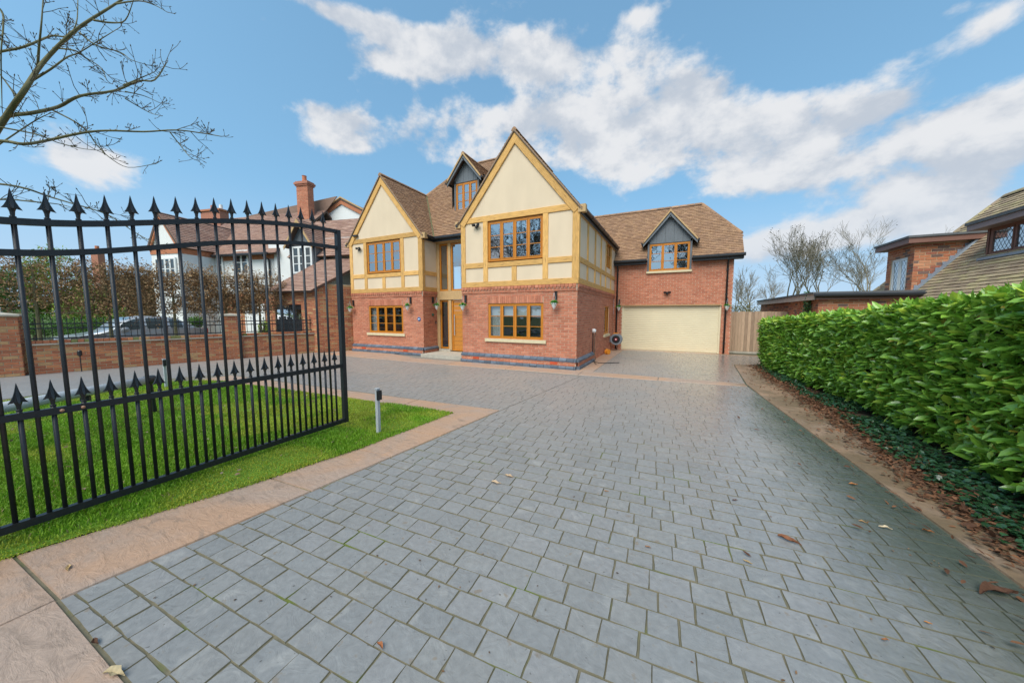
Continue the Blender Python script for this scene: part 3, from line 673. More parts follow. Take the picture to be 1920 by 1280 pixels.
def window(parent, fr, w, h, n=4, rows=3, m=None, glass=None, depth=.06, fw=.05, sill=None, blind=0., curtain=False, room=.8, name='window', barw=.018, lead=False, trans_h=0.):
    """fr origin = lower left of the opening on the wall face, n outward"""
    m = m or M_frame; glass = glass or M_glass; b = MB(); f = -.02; bk = -.02 - depth
    for a in ((0, w, 0, fw), (0, w, h - fw, h), (0, fw, fw, h - fw), (w - fw, w, fw, h - fw)): b.fbox(fr, a[0], a[1], bk, f, a[2], a[3])
    mw = .045; cw = (w - 2 * fw - (n - 1) * mw) / n
    for i in range(1, n): u = fw + i * cw + (i - 1) * mw; b.fbox(fr, u, u + mw, bk, f - .004, fw, h - fw)
    win = b.build(name, m, parent); sash = .032
    for i in range(n):
        u = fw + i * (cw + mw); s = MB(); g = f + .008
        for a in ((0, cw, 0, sash), (0, cw, h - 2 * fw - sash, h - 2 * fw), (0, sash, sash, h - 2 * fw - sash), (cw - sash, cw, sash, h - 2 * fw - sash)):
            s.fbox(fr, u + a[0] + .002, u + a[1] - .002, g - .045, g, fw + a[2] + .002, fw + a[3] - .002)
        ih = h - 2 * fw - 2 * sash; z0 = fw + sash
        for k in range(1, rows): s.fbox(fr, u + sash, u + cw - sash, g - .03, g - .006, z0 + ih * k / rows - barw / 2, z0 + ih * k / rows + barw / 2)
        if lead:
            ld = MB(); ww = cw - 2 * sash; nx, nz = max(2, round(ww / .11)), max(3, round(ih / .17))
            for sg in (1, -1):
                for k in range(-nz, nx + 1):
                    pts = []
                    for tt in np.linspace(0, 1, 25):
                        uu = (k + tt * nz) / nx if sg > 0 else 1 - (k + tt * nz) / nx
                        if -1e-6 <= uu <= 1 + 1e-6: pts.append(fr(u + sash + uu * ww, g - .018, z0 + tt * ih))
                    if len(pts) > 1: ld.tube([pts[0], pts[-1]], .0024, 4)
        sa = s.build('casement', m, win)
        if lead: ld.build('lead_came', M_lead, win, kind='stuff')
        for k in range(rows):
            p = MB(); e = random.uniform(-.002, .002); e2 = random.uniform(-.002, .002); za, zb = z0 + ih * k / rows + .003, z0 + ih * (k + 1) / rows - .003
            p.add([fr(u + sash, g - .02 + e, za), fr(u + cw - sash, g - .02 - e, za), fr(u + cw - sash, g - .02 - e + e2, zb), fr(u + sash, g - .02 + e + e2, zb)], [(0, 1, 2, 3)]); p.build('pane', glass, win)
    if room:
        rb = MB(); x0, x1, z0, z1 = -.25, w + .25, -.3, h + .2
        for q in (((x0, -room, z0), (x1, -room, z0), (x1, -room, z1), (x0, -room, z1)), ((x0, bk - .02, z0), (x0, -room, z0), (x0, -room, z1), (x0, bk - .02, z1)), ((x1, bk - .02, z0), (x1, -room, z0), (x1, -room, z1), (x1, bk - .02, z1)),
                  ((x0, bk - .02, z0), (x1, bk - .02, z0), (x1, -room, z0), (x0, -room, z0)), ((x0, bk - .02, z1), (x1, bk - .02, z1), (x1, -room, z1), (x0, -room, z1))):
            rb.add([fr(*p) for p in q], [(0, 1, 2, 3)])
        rb.build('room_interior', M_room, win)
    if blind:
        bb = MB()
        for i in range(n): u = fw + i * (cw + mw); bb.fbox(fr, u + .01, u + cw - .01, bk - .06, bk - .05, h - fw - blind * h, h - fw + .02)
        bb.build('roller_blind', M_blind, win)
    if curtain:
        cb = MB(); pts = []
        for k in range(17): pts.append((fw - .05 + .36 * k / 16, -.16 + .025 * math.sin(k * 2.1)))
        for (a, c), (d, e) in zip(pts, pts[1:]): cb.add([fr(a, c, -.1), fr(d, e, -.1), fr(d, e, h), fr(a, c, h)], [(0, 1, 2, 3)])
        cb.build('curtain', M_curtain, win)
    if sill:
        sb = MB(); sb.fbox(fr, -.10, w + .10, -.1, .055, -sill, -.006); sb.build('sill', M_sill, win)
    return win
def gutter(parent, a, b, r=.058, name='gutter'):
    mb = MB(); mb.tube([a, b], r, 8); g = mb.build(name, M_black, parent)
    a, b = np.asarray(a, float), np.asarray(b, float); L = np.linalg.norm(b - a); n = max(2, int(L / .8)); mb = MB()
    for i in range(n + 1):
        p = a + (b - a) * i / n; mb.tube([p - (b - a) / L * .018, p + (b - a) / L * .018], r * 1.16, 8)
    mb.build('gutter_bracket', M_black, g, kind='stuff'); return g
def downpipe(parent, x, y, z0, z1, out=(0, -1), r=.034):
    mb = MB(); o = np.array([*out, 0.]); p = np.array([x, y, 0.])
    mb.tube([p + o * .28 + [0, 0, z1 + .16], p + o * .24 + [0, 0, z1 + .05], p + o * .055 + [0, 0, z1 - .14], p + o * .055 + [0, 0, z0]], r, 8)
    d = mb.build('downpipe', M_black, parent, smooth=True); k = MB(); z = z0 + .4
    while z < z1 - .2: k.tube([p + o * .055 + [0, 0, z - .025], p + o * .055 + [0, 0, z + .025]], r * 1.3, 8); z += .95
    k.build('pipe_clip', M_black, d)

# ================================================================== the house
house = thing('house', 'half timbered red brick house with twin cream gables and a garage wing', 'house', (-5.2, 12, 0))
SL = 1.22; ZE = 4.45; HS = 2.0
X = np.array([1., 0, 0]); Y = np.array([0, 1., 0]); ZZ = np.array([0, 0, 1.])
FN = np.array([0, -1., 0])      # outward normal of front faces
def gable_front(cx, y, seed, blind, curtain):
    hw = 1.92; x0 = cx - hw; fr = frame((x0, y, 0), X, FN); W2 = 2 * hw; zb = 2.42
    gw = (hw - .94, hw + .92, .81, 1.90); uw = (hw - .93, hw + .89, 3.20, 4.40)
    # ground floor brick, soldier course over the window, dentil band under the timber
    brick_wall(house, 'brick_wall', frame((x0, y, .30), X, FN), W2, 1.93, [(gw[0], gw[1], gw[2] - .30, gw[3] - .30), (gw[0], gw[1], gw[3] - .30, gw[3] - .30 + .215)], seed=seed, indiv=300 if seed == 1 else 0)
    sc = MB(); u = gw[0] + .006; r = random.Random(seed)
    while u < gw[1] - .05:
        k = r.uniform(.85, 1.12); sc.fbox(fr, u, u + .062, -.05, .003, gw[3] + .003, gw[3] + .212, 0, tuple(v * k for v in r.choice(RED))); u += .0735
    sc.fbox(fr, gw[0], gw[1], -.1, -.012, gw[3], gw[3] + .215, 1, (1, 1, 1)); sc.build('soldier_course', [M_brick, M_mortar], house, kind='stuff')
    window(house, frame((x0 + gw[0], y, gw[2]), X, FN), gw[1] - gw[0], gw[3] - gw[2], 4, 3, glass=M_glassd, sill=.10, blind=blind, curtain=curtain, room=2.2)
    dentils(frame((x0, y, 2.23), X, FN), W2, seed)
    # timber frame
    bt = lambda a, b, w=.16, **k: beam(house, fr(a[0], .0, a[1]), fr(b[0], .0, b[1]), w, .12, FN, off=.03, **k)
    bt((0, zb + .08), (W2, zb + .08)); T = 4.42
    for u in (.08, W2 - .08): bt((u, zb + .163), (u, T + .02))
    for u in (uw[0] - .083, uw[1] + .083): bt((u, zb + .163), (u, T - .003))
    bt((hw - .02, zb + .163), (hw - .02, 3.0))
    bt((.163, 3.10), (uw[0] - .166, 3.10)); bt((uw[0] + .0, 3.085), (uw[1], 3.085), .15); bt((uw[1] + .166, 3.10), (W2 - .163, 3.10))
    bt((.163, T + .085), (W2 - .163, T + .085), .17)
    ztop = ZE + HS * SL
    for sgn in (-1, 1):      # rafters of the gable
        e = np.array([sgn * (HS - .02), ZE]); a = np.array([0, ztop]); d = a - e; d = d / np.linalg.norm(d); nrm = np.array([-d[1], d[0]]) * (1 if sgn < 0 else -1)
        nn = -np.array([abs(d[1]) * -sgn, abs(d[0])]) if False else np.array([-sgn * abs(d[1]), -abs(d[0])])
        p0 = e + nn * .125 + d * .02; p1 = a + nn * .125 - d * .005
        b = beam(house, fr(hw + p0[0], 0, p0[1]), fr(hw + p1[0], 0, p1[1] - .02), .20, .14, FN, off=.05 if sgn < 0 else .0475)
    mb = MB(); mb.prism([fr(hw - .13, .035, ztop - .19), fr(hw + .13, .035, ztop - .19), fr(hw, .035, ztop - .02)], -FN * .1); mb.build('apex_block', M_oakpale, house)
    # eave blocks
    for sgn in (-1, 1):
        mb = MB(); mb.fbox(fr, hw + sgn * 2.02 - .10, hw + sgn * 2.02 + .10, -.1, .06, ZE - .13, ZE + .07); mb.build('eave_block', M_oakpale, house)
    # cream panels
    def panel(u0, u1, z0, z1): mb = MB(); mb.fbox(fr, u0, u1, -.10, .002, z0, z1); mb.build('render_panel', M_cream, house)
    L, Rr = uw[0] - .1, uw[1] + .1
    panel(.08, L, zb + .1, 3.06); panel(.08, L, 3.14, T + .05); panel(Rr, W2 - .08, zb + .1, 3.06); panel(Rr, W2 - .08, 3.14, T + .05)
    panel(L + .04, hw - .05, zb + .1, 3.06); panel(hw + .01, Rr - .04, zb + .1, 3.06)
    g = MB(); g.prism([fr(.1, .004, T + .1), fr(W2 - .1, .004, T + .1), fr(hw + .05, .004, ztop - .18), fr(hw - .05, .004, ztop - .18)][::1], -FN * .1); g.build('gable_panel', M_cream, house)
    window(house, frame((x0 + uw[0], y, uw[2]), X, FN), uw[1] - uw[0], uw[3] - uw[2], 4, 3, glass=M_glass, curtain=False, room=1.6)
    # corner post of timber seen on the side faces comes with side_frame()
def dentils(fr, w, seed):
    r = random.Random(seed + 9); mb = MB(); lays = ((0, .062, .022), (.072, .11, .030), (.112, .187, .046))
    for li, (z0, z1, pr_) in enumerate(lays):
        u = 0
        while u < w - .02:
            step = .225 if li == 0 else .1125; l = step - .012
            if li == 1: l = .075
            k = r.uniform(.85, 1.12); mb.fbox(fr, u, min(u + l, w), -.1, pr_ + (.0 if li != 1 else .008), z0 + .003, z1, 0, tuple(v * k for v in r.choice(RED))); u += step
    mb.fbox(fr, 0, w, -.1, .012, 0, .187, 1, (1, 1, 1)); mb.build('dentil_course', [M_brick, M_mortar], house, kind='stuff')
def plinth(pts, closed=False):
    """battered plinth along plan points (outside on the right hand side going along)"""
    for i in range(len(pts) - 1):
        a, b = np.array([*pts[i], 0.]), np.array([*pts[i + 1], 0.]); t = (b - a); L = np.linalg.norm(t); t /= L; n = np.array([t[1], -t[0], 0]); fr = frame(a, t, n)
        brick_wall(house, 'plinth_wall', frame(a + n * .06 + ZZ * .10, t, n), L, .12, seed=i + 40)
        mb = MB(); r = random.Random(i)
        for z0, z1, prj, top in ((.003, .05, .10, .10), (.053, .10, .10, .085), (.215, .262, .075, .075), (.262, .325, .072, .004)):
            u = 0
            while u < L - .01:
                l = .215; e = min(u + l, L); k = r.uniform(.8, 1.2); c = tuple(v * k for v in r.choice(BLUE))
                vs = [fr(u, -.05, z0), fr(e, -.05, z0), fr(e, prj, z0), fr(u, prj, z0), fr(u, -.05, z1), fr(e, -.05, z1), fr(e, top, z1 - .003), fr(u, top, z1 - .003)]
                mb.add(vs, [(3, 2, 1, 0), (4, 5, 6, 7), (2, 3, 7, 6), (1, 2, 6, 5), (3, 0, 4, 7)][0:], 0, c); u += l + .008
        mb.build('blue_brick_plinth', M_bluebrick, house, kind='stuff')
RGX, RGY, LGX, LGY = -4.36, 9.10, -10.33, 9.65
gable_front(RGX, RGY, 1, .30, True); gable_front(LGX, LGY, 2, 0, True)
XR = RGX + 1.92; XRL = RGX - 1.92; XLR = LGX + 1.92; XLL = LGX - 1.92
plinth([(XRL, RGY + 1.4), (XRL, RGY), (XR, RGY), (XR, RGY + 2.0)]); plinth([(XLL, LGY + 3), (XLL, LGY), (XLR, LGY), (XLR, LGY + .85)])
# right hand side of the right gable: brick below, timber above
fs = frame((XR, RGY, 0), Y, X); LS = 6.15
brick_wall(house, 'side_wall', frame((XR, RGY, .0), Y, X), LS, 2.23, [(4.0, 5.0, .77, 1.90)], seed=5)
dentils(frame((XR, RGY, 2.23), Y, X), LS, 3)
window(house, frame((XR, RGY + 4.0, .77), Y, X), 1.0, 1.13, 2, 1, glass=M_glassd, sill=.10)
bs = lambda a, b, w=.16: beam(house, fs(a[0], 0, a[1]), fs(b[0], 0, b[1]), w, .12, X, off=.03)
bs((-.026, 2.502), (LS, 2.502)); bs((.052, 2.583), (.052, 4.35), .15); bs((.133, 3.10), (LS, 3.10), .15)
posts = [1.08, 2.12, 3.08, 4.02, 5.15]
for u in posts: bs((u, 2.583), (u, 3.022), .13); bs((u, 3.178), (u, 4.35), .13)
for u0, u1 in zip([.1] + posts, posts + [LS]):
    for z0, z1 in ((2.52, 3.06), (3.14, 4.42)):
        if (u0, z0) == (4.02, 3.14): continue
        mb = MB(); mb.fbox(fs, u0, u1, -.10, .002, z0, z1); mb.build('render_panel', M_cream, house)
mb = MB(); mb.fbox(fs, 4.02, 5.15, -.10, .002, 3.14, 3.38); mb.build('render_panel', M_cream, house)
window(house, frame((XR, RGY + 4.09, 3.38), Y, X), 1.0, .98, 2, 2, glass=M_glass)
# inner sides of the entrance recess
fl = frame((XLR, LGY, 0), Y, X); LL = .85
brick_wall(house, 'side_wall', fl, LL, 2.23, seed=6); dentils(frame((XLR, LGY, 2.23), Y, X), LL, 4)
bl_ = lambda a, b, w=.16: beam(house, fl(a[0], 0, a[1]), fl(b[0], 0, b[1]), w, .12, X, off=.03)
bl_((-.026, 2.502), (LL, 2.502)); bl_((.052, 2.583), (.052, 4.35), .15); bl_((.133, 3.10), (LL, 3.10), .15)
for z0, z1 in ((2.52, 3.06), (3.14, 4.42)):
    mb = MB(); mb.fbox(fl, .08, LL, -.10, .002, z0, z1); mb.build('render_panel', M_cream, house)
brick_wall(house, 'side_wall', frame((XRL, RGY + 1.4, 0), -Y, -X), 1.4, 2.42, seed=7)
mb = MB(); mb.box(XRL, XRL + .1, RGY + .01, RGY + 1.4, 2.42, 4.4); mb.build('render_panel', M_cream, house)
mb = MB(); mb.box(XLL, XLL + .1, LGY + .01, 16.8, 2.42, 4.4); mb.build('render_panel', M_cream, house)
brick_wall(house, 'side_wall', frame((XLL, 16.8, 0), -Y, -X), 16.8 - LGY, 2.42, seed=8)

# entrance: framed glazing above, side light and door below
EY = 10.50; fe = frame((XLR, EY, 0), X, FN); WE = XRL - XLR
be = lambda a, b, w=.14, d=.16, off=.05: beam(house, fe(a[0], 0, a[1]), fe(b[0], 0, b[1]), w, d, FN, m=M_oakpale, name='oak_post', off=off)
be((.07, .15), (.07, 4.38)); be((.62, .15), (.62, 2.10), .13); be((.62, 2.46), (.62, 4.25), .13); be((WE - .1, 2.46), (WE - .1, 4.25), .13)
be((.143, 2.28), (WE, 2.28), .34, .18, .07); be((.143, 4.31), (WE, 4.31), .12)
def glazing(u0, u1, z0, z1, g):
    mb = MB(); k = .055
    for a in ((u0, u1, z0, z0 + k), (u0, u1, z1 - k, z1), (u0, u0 + k, z0 + k, z1 - k), (u1 - k, u1, z0 + k, z1 - k)): mb.fbox(fe, a[0], a[1], -.05, .01, a[2], a[3])
    w = mb.build('glazed_screen', M_frame, house); p = MB(); p.add([fe(u0 + k, -.02, z0 + k), fe(u1 - k, -.02, z0 + k), fe(u1 - k, -.02, z1 - k), fe(u0 + k, -.02, z1 - k)], [(0, 1, 2, 3)]); p.build('pane', g, w)
glazing(.145, .55, 2.46, 4.24, M_glass); glazing(.69, 1.25, 2.46, 4.24, M_glass); glazing(1.28, WE - .17, 2.46, 4.24, M_glass); glazing(.145, .55, .22, 2.10, M_glassd)
mb = MB(); mb.box(XLR, XRL, EY + 1.6, EY + 1.65, .1, 4.4); mb.box(XLR, XRL, EY + .1, EY + 1.6, 2.25, 2.35); mb.box(XLR, XRL, EY + .1, EY + 1.6, .05, .12); mb.build('room_interior', M_room, house)
mb = MB(); mb.fbox(fe, .69, WE - .02, -.06, .015, .15, .20); mb.fbox(fe, .69, .75, -.06, .015, .20, 2.10); mb.fbox(fe, .75, WE - .02, -.06, .015, 2.04, 2.10)
dfr = mb.build('front_door', M_frame, house)
for k in range(11): mb = MB(); mb.fbox(fe, .753, 1.72, -.05, -.012, .203 + k * .167, .203 + k * .167 + .160); mb.build('door_board', M_door, dfr)
mb = MB(); mb.tube([fe(.82, .04, .75), fe(.82, .04, 1.55)], .014, 8); mb.tube([fe(.82, .04, .85), fe(.82, -.02, .85)], .01, 6); mb.tube([fe(.82, .04, 1.45), fe(.82, -.02, 1.45)], .01, 6); mb.build('handle', M_grey, dfr)
mb = MB(); mb.box(XLR + .1, XRL - .08, 9.35, EY + .05, -.02, .115); mb.build('door_step', M_coping, house)
mb = MB(); mb.fbox(fe, .12, .66, -.06, .12, .115, .20); mb.build('screen_sill', M_coping, house)

# roofs
zr = ZE + HS * SL; MZ = 8.45; MR = (MZ - ZE) / SL; ME = 10.25
def RP(*p): return [np.array(q, float) for q in p]
zl = lambda run: ZE + SL * run
VR, VL = RGY - .075, LGY - .075
xe, xw = RGX + HS, RGX - HS; le, lw = LGX + HS, LGX - HS; yr = ME + MR
roof_slope(house, RP((xe, VR, ZE), (xe, ME + HS, ZE), (RGX, ME + HS, zr), (RGX, VR, zr)), seed=1, thick=.045)
roof_slope(house, RP((xe, ME + HS, ZE), (xe, ME + 2 * MR, ZE), (xe - MR, yr, MZ), (RGX, ME + HS, zr)), seed=2)
roof_slope(house, RP((xw, ME, ZE), (xw, VR, ZE), (RGX, VR, zr), (RGX, ME + HS, zr)), seed=3, thick=.045)
roof_slope(house, RP((le, VL, ZE), (le, ME, ZE), (LGX, ME + HS, zr), (LGX, VL, zr)), seed=4, thick=.045)
roof_slope(house, RP((lw, ME + HS, ZE), (lw, VL, ZE), (LGX, VL, zr), (LGX, ME + HS, zr)), seed=5, thick=.045)
roof_slope(house, RP((lw, ME + 2 * MR, ZE), (lw, ME + HS, ZE), (LGX, ME + HS, zr), (lw + MR, yr, MZ)), seed=6)
roof_slope(house, RP((le, ME, ZE), (xw, ME, ZE), (RGX, ME + HS, zr), (xe - MR, yr, MZ), (lw + MR, yr, MZ), (LGX, ME + HS, zr)), seed=7)
roof_slope(house, RP((xe, ME + 2 * MR, ZE), (lw, ME + 2 * MR, ZE), (lw + MR, yr, MZ), (xe - MR, yr, MZ)), tiles=False, seed=8)
for a, b in (((RGX, VR, zr + .02), (RGX, ME + HS, zr + .02)), ((LGX, VL, zr + .02), (LGX, ME + HS, zr + .02)), ((lw + MR, yr, MZ + .02), (xe - MR, yr, MZ + .02)),
             ((LGX, ME + HS, zr + .02), (lw + MR, yr, MZ + .02)), ((RGX, ME + HS, zr + .02), (xe - MR, yr, MZ + .02))): ridge(house, a, b)
for cx, y0 in ((RGX, VR), (LGX, VL)):      # mortared verge along the gable
    for s in (-1, 1):
        mb = MB(); e = np.array([cx + s * (HS + .03), y0 - .006, ZE - .03]); a = np.array([cx, y0 - .006, zr + .005]); mb.prism([e, a, a + ZZ * -.045, e + ZZ * -.045], Y * .05); mb.build('verge', mat('verge_mortar', (.30, .21, .14), .9, var=.2, vscale=20, coords='World'), house)
# lead valleys with moss
for a, b in (((le, ME, ZE + .02), (LGX, ME + HS, zr + .02)), ((xw, ME, ZE + .02), (RGX, ME + HS, zr + .02))):
    mb = MB(); mb.tube([a, b], .035, 6); mb.build('valley', mat('mossy_valley', (.12, .12, .05), .8, var=.3, coords='World'), house)
def bx(name, m, *d, parent=None):
    q = MB(); q.box(*d); return q.build(name, m, parent or house)
bx('fascia', M_fascia, le, xw, ME, ME + .03, ZE - .16, ZE); bx('fascia', M_fascia, le - .03, le, LGY, ME, ZE - .16, ZE - .005); bx('fascia', M_fascia, xe - .03, xe, RGY, 15.2, ZE - .16, ZE - .005)
bx('soffit', M_oakpale, le, xw, ME + .03, EY, ZE - .15, ZE - .12); bx('soffit', M_oakpale, XR, xe - .03, RGY, 15.2, ZE - .155, ZE - .125)
gutter(house, (le + .0, ME - .06, ZE - .03), (xw, ME - .06, ZE - .03)); gutter(house, (le + .06, LGY + .08, ZE - .03), (le + .06, ME - .06, ZE - .03)); gutter(house, (xe + .06, RGY + .10, ZE - .03), (xe + .06, 15.15, ZE - .03))
mb = MB(); mb.tube([(lw - .05, VL, ZE - .05), (lw - .05, VL + 2, ZE - .05)], .055, 8); mb.build('gutter', M_black, house)
mb = MB(); mb.tube([(xw - .05, VR, ZE - .05), (xw - .05, ME, ZE - .05)], .055, 8); mb.build('gutter', M_black, house)

def dormer(cx, yf, zw0, zw1, w, zeave, half, zap, yverge, slope_y, n, rows, sill):
    """gabled dormer: window, grey boarded gable, cheeks and little tiled roof"""
    g = MB(); c = MB(); fr = frame((cx - w / 2, yf, 0), X, FN); pit = (zap - zeave) / half
    boards = 5; bw = (w + .12) / boards
    base = MB(); base.fbox(fr, -.07, w + .07, -.16, -.062, zw1 + .004, zw1 + .12); body = base.build('dormer', M_lead, house)
    for s in (-1, 1):
        q = MB(); q.prism([(cx + s * (w / 2 + .005), yf, zw0), (cx + s * (w / 2 + .075), yf, zw0), (cx + s * (w / 2 + .075), yf, zw1 + .1), (cx + s * (w / 2 + .005), yf, zw1 + .1)][::s], (0, slope_y(zw1) - yf + .1, 0))
        q.build('cheek', M_lead, body)
    for k in range(boards):
        u0 = -.06 + k * bw; u1 = u0 + bw - .006; top = lambda u: zap - .16 - abs(u - w / 2) * pit
        pts = [(u0, zw1 + .012), (u1, zw1 + .012), (u1, top(u1))] + ([(w / 2, top(w / 2))] if u0 < w / 2 < u1 else []) + [(u0, top(u0))]
        b = MB(); b.prism([fr(u, .004 * (k % 2), z) for u, z in pts], -FN * .06); b.build('gable_board', M_lead, body)
    window(house, frame((cx - w / 2, yf, zw0), X, FN), w, zw1 - zw0, n, rows, sill=sill, room=.7, depth=.05)
    for s in (-1, 1):
        e = (cx + s * half, zeave); p = [(e[0], yverge, e[1]), (e[0], slope_y(e[1]), e[1]), (cx, slope_y(zap), zap), (cx, yverge, zap)]
        if s < 0: p = [p[1], p[0], p[3], p[2]]
        roof_slope(body, RP(*p), thick=.05, seed=int(cx * 7) + s)
        q = MB(); a = np.array([cx + s * .0, yverge + .02, zap - .045]); b = np.array([e[0], yverge + .02, e[1] - .045])
        q.prism([a, b, b + ZZ * -.13, a + ZZ * -.16], Y * .05); q.build('barge_board', M_lead, body)
        q = MB(); q.prism([a + [0, -.034, .075], b + [0, -.034, .075], b + [0, -.034, -.005], a + [0, -.034, -.005]], Y * .04); q.build('verge', M_oakpale, body)
        q = MB(); q.tube([(e[0] + s * .04, yverge, e[1] - .04), (e[0] + s * .04, slope_y(e[1]), e[1] - .04)], .042, 8); q.build('gutter', M_black, body)
    q = MB(); q.lathe((cx, yverge + .01, zap - .30), [(.028, 0), (.02, .06), (.03, .10)], 8); q.build('bracket', M_black, body)
    ridge(body, (cx, yverge, zap + .02), (cx, slope_y(zap), zap + .02), r=.075)
dormer(-7.5, 11.25, 5.62, 6.70, 1.0, 6.74, .78, 7.70, 11.02, lambda z: ME + (z - ZE) / SL, 3, 3, 0)
# garage wing
GY = 15.25; GE, GZ = 15.0, 3.80; GR = 17.1; grz = GZ + SL * (GR - GE); GX1 = 1.97
fg = frame((XR, GY, 0), X, FN); GW = GX1 - XR
brick_wall(house, 'garage_wall', fg, GW, 3.72, [(.36, 4.08, 0, 1.92), (1.40, 2.92, 3.35, 3.72)], seed=11)
brick_wall(house, 'garage_wall', frame((GX1, GY, 0), Y, X), 4.3, 3.72, seed=12)
gd = MB(); gd.fbox(fg, .30, 4.14, -.16, -.13, -.01, 1.96); gdo = gd.build('garage_door', M_garage, house)
nsl = 24
for k in range(nsl):
    z0 = .02 + k * 1.90 / nsl; h = 1.90 / nsl; b = MB(); sec = [(-.128, z0), (-.121, z0 + .005), (-.117, z0 + h * .3), (-.116, z0 + h * .55), (-.118, z0 + h * .88), (-.128, z0 + h - .001)]
    b.add([fg(u, n, z) for u in (.34, 4.10) for n, z in sec], [(i, i + 1, 7 + i, 6 + i)[::-1] for i in range(5)]); b.build('shutter_slat', M_garage, gdo)
for u in (.36, 4.02): mb = MB(); mb.fbox(fg, u, u + .06, -.12, -.07, 0, 1.92); mb.build('guide_rail', M_garage, gdo)
mb = MB(); mb.fbox(fg, .34, 4.10, -.14, .004, 1.915, 1.945); mb.build('lintel', M_oakpale, house)
hx, hz, rx = 2.24, 4.70, .92; hy = GE + (hz - GZ) / SL
GS = GE + .634; gsz = GZ + SL * .634; gl = xe - (grz - ZE) / SL; d0, d1 = -.29 - .83, -.29 + .83
roof_slope(house, RP((XR, GE, GZ), (d0, GE, GZ), (d0, GS, gsz), (XR, GS, gsz)), seed=21); roof_slope(house, RP((d1, GE, GZ), (hx, GE, GZ), (hx, GS, gsz), (d1, GS, gsz)), seed=24)
roof_slope(house, RP((XR, GS, gsz), (hx, GS, gsz), (hx, hy, hz), (rx, GR, grz), (XR, GR, grz)), seed=25); roof_slope(house, RP((XR, GR, grz), (gl, GR, grz), (XR, GE + (ZE - GZ) / SL, ZE)), seed=26)
roof_slope(house, RP((hx, hy, hz), (hx, 2 * GR - hy, hz), (rx, GR, grz)), seed=22)
roof_slope(house, RP((hx, 2 * GR - GE, GZ), (XR, 2 * GR - GE, GZ), (xe - (grz - ZE) / SL, GR, grz), (rx, GR, grz), (hx, 2 * GR - hy, hz)), tiles=False, seed=23)
ridge(house, (xe - (grz - ZE) / SL, GR, grz + .02), (rx, GR, grz + .02)); ridge(house, (hx, hy, hz + .02), (rx, GR, grz + .02), r=.075)
mb = MB(); mb.prism([(GX1 - .01, GY, 3.7), (GX1 - .01, GY + 4.2, 3.7), (GX1 - .01, 2 * GR - hy, hz), (GX1 - .01, hy, hz)], (-.1, 0, 0)); mb.build('gable_panel', M_mortar, house)
for u0, u1 in ((0, 1.30), (3.0, hx - XR)):
    q = MB(); q.fbox(fg, u0, u1, .0, .222, 3.64, 3.67); q.build('soffit', M_fascia, house); q = MB(); q.fbox(fg, u0, u1, .225, .25, 3.64, 3.80); q.build('fascia', M_fascia, house)
gutter(house, (XR + .02, GE - .06, GZ - .02), (XR + 1.30, GE - .06, GZ - .02)); gutter(house, (XR + 3.0, GE - .06, GZ - .02), (hx + .02, GE - .06, GZ - .02))
downpipe(house, XR + .14, GY, .03, 3.66); downpipe(house, GX1 - .20, GY, .03, 3.66)
dormer(-.29, GY - .02, 3.35, 4.46, 1.50, 4.52, 1.0, 5.72, GE + .04, lambda z: GE + (z - GZ) / SL, 3, 3, .09)

# ================================================================== gate
def smooth_tube(pts, r, k=8, **kw): mb = MB(); mb.tube(pts, r, k); return mb
GX = -4.15
gate = thing('driveway_gate', 'open black iron driveway gate with arched top rails and spear finials', 'gate', (GX, -.3, 0))
ytab = [-.35, .2, .54, .74, .91, 1.14, 1.37, 1.73, 2.0, 2.32, 2.63, 3.07, 3.2]; ztab = [2.19, 2.20, 2.225, 2.255, 2.29, 2.35, 2.415, 2.515, 2.575, 2.63, 2.675, 2.70, 2.705]
ztop = lambda y: float(np.interp(y, ytab, ztab))
def flat_rail(ys, zf, h, d, name):
    mb = MB(); n = len(ys); vs = []
    for y in ys: z = zf(y); vs += [(GX - d / 2, y, z - h / 2), (GX + d / 2, y, z - h / 2), (GX + d / 2, y, z + h / 2), (GX - d / 2, y, z + h / 2)]
    fs = [(4 * i + a, 4 * i + (a + 1) % 4, 4 * i + 4 + (a + 1) % 4, 4 * i + 4 + a) for i in range(n - 1) for a in range(4)] + [(3, 2, 1, 0), tuple(4 * n - 4 + a for a in range(4))]
    mb.add(vs, fs); return mb.build(name, M_iron, gate)
YS = list(np.linspace(-.30, 3.06, 60)); sm = lambda y: np.mean([ztop(y + d) for d in np.linspace(-.18, .18, 9)])
flat_rail(YS, sm, .045, .045, 'top_rail'); flat_rail(YS, lambda y: sm(y) - .215, .045, .042, 'arched_rail')
flat_rail([-.30, 3.06], lambda y: .87, .05, .042, 'middle_rail'); flat_rail([-.30, 3.06], lambda y: .09, .055, .045, 'bottom_rail')
for y in (-.32, 3.085):
    mb = MB(); mb.box(GX - .03, GX + .03, y - .028, y + .028, .06, sm(y) + .022); mb.build('stile', M_iron, gate)
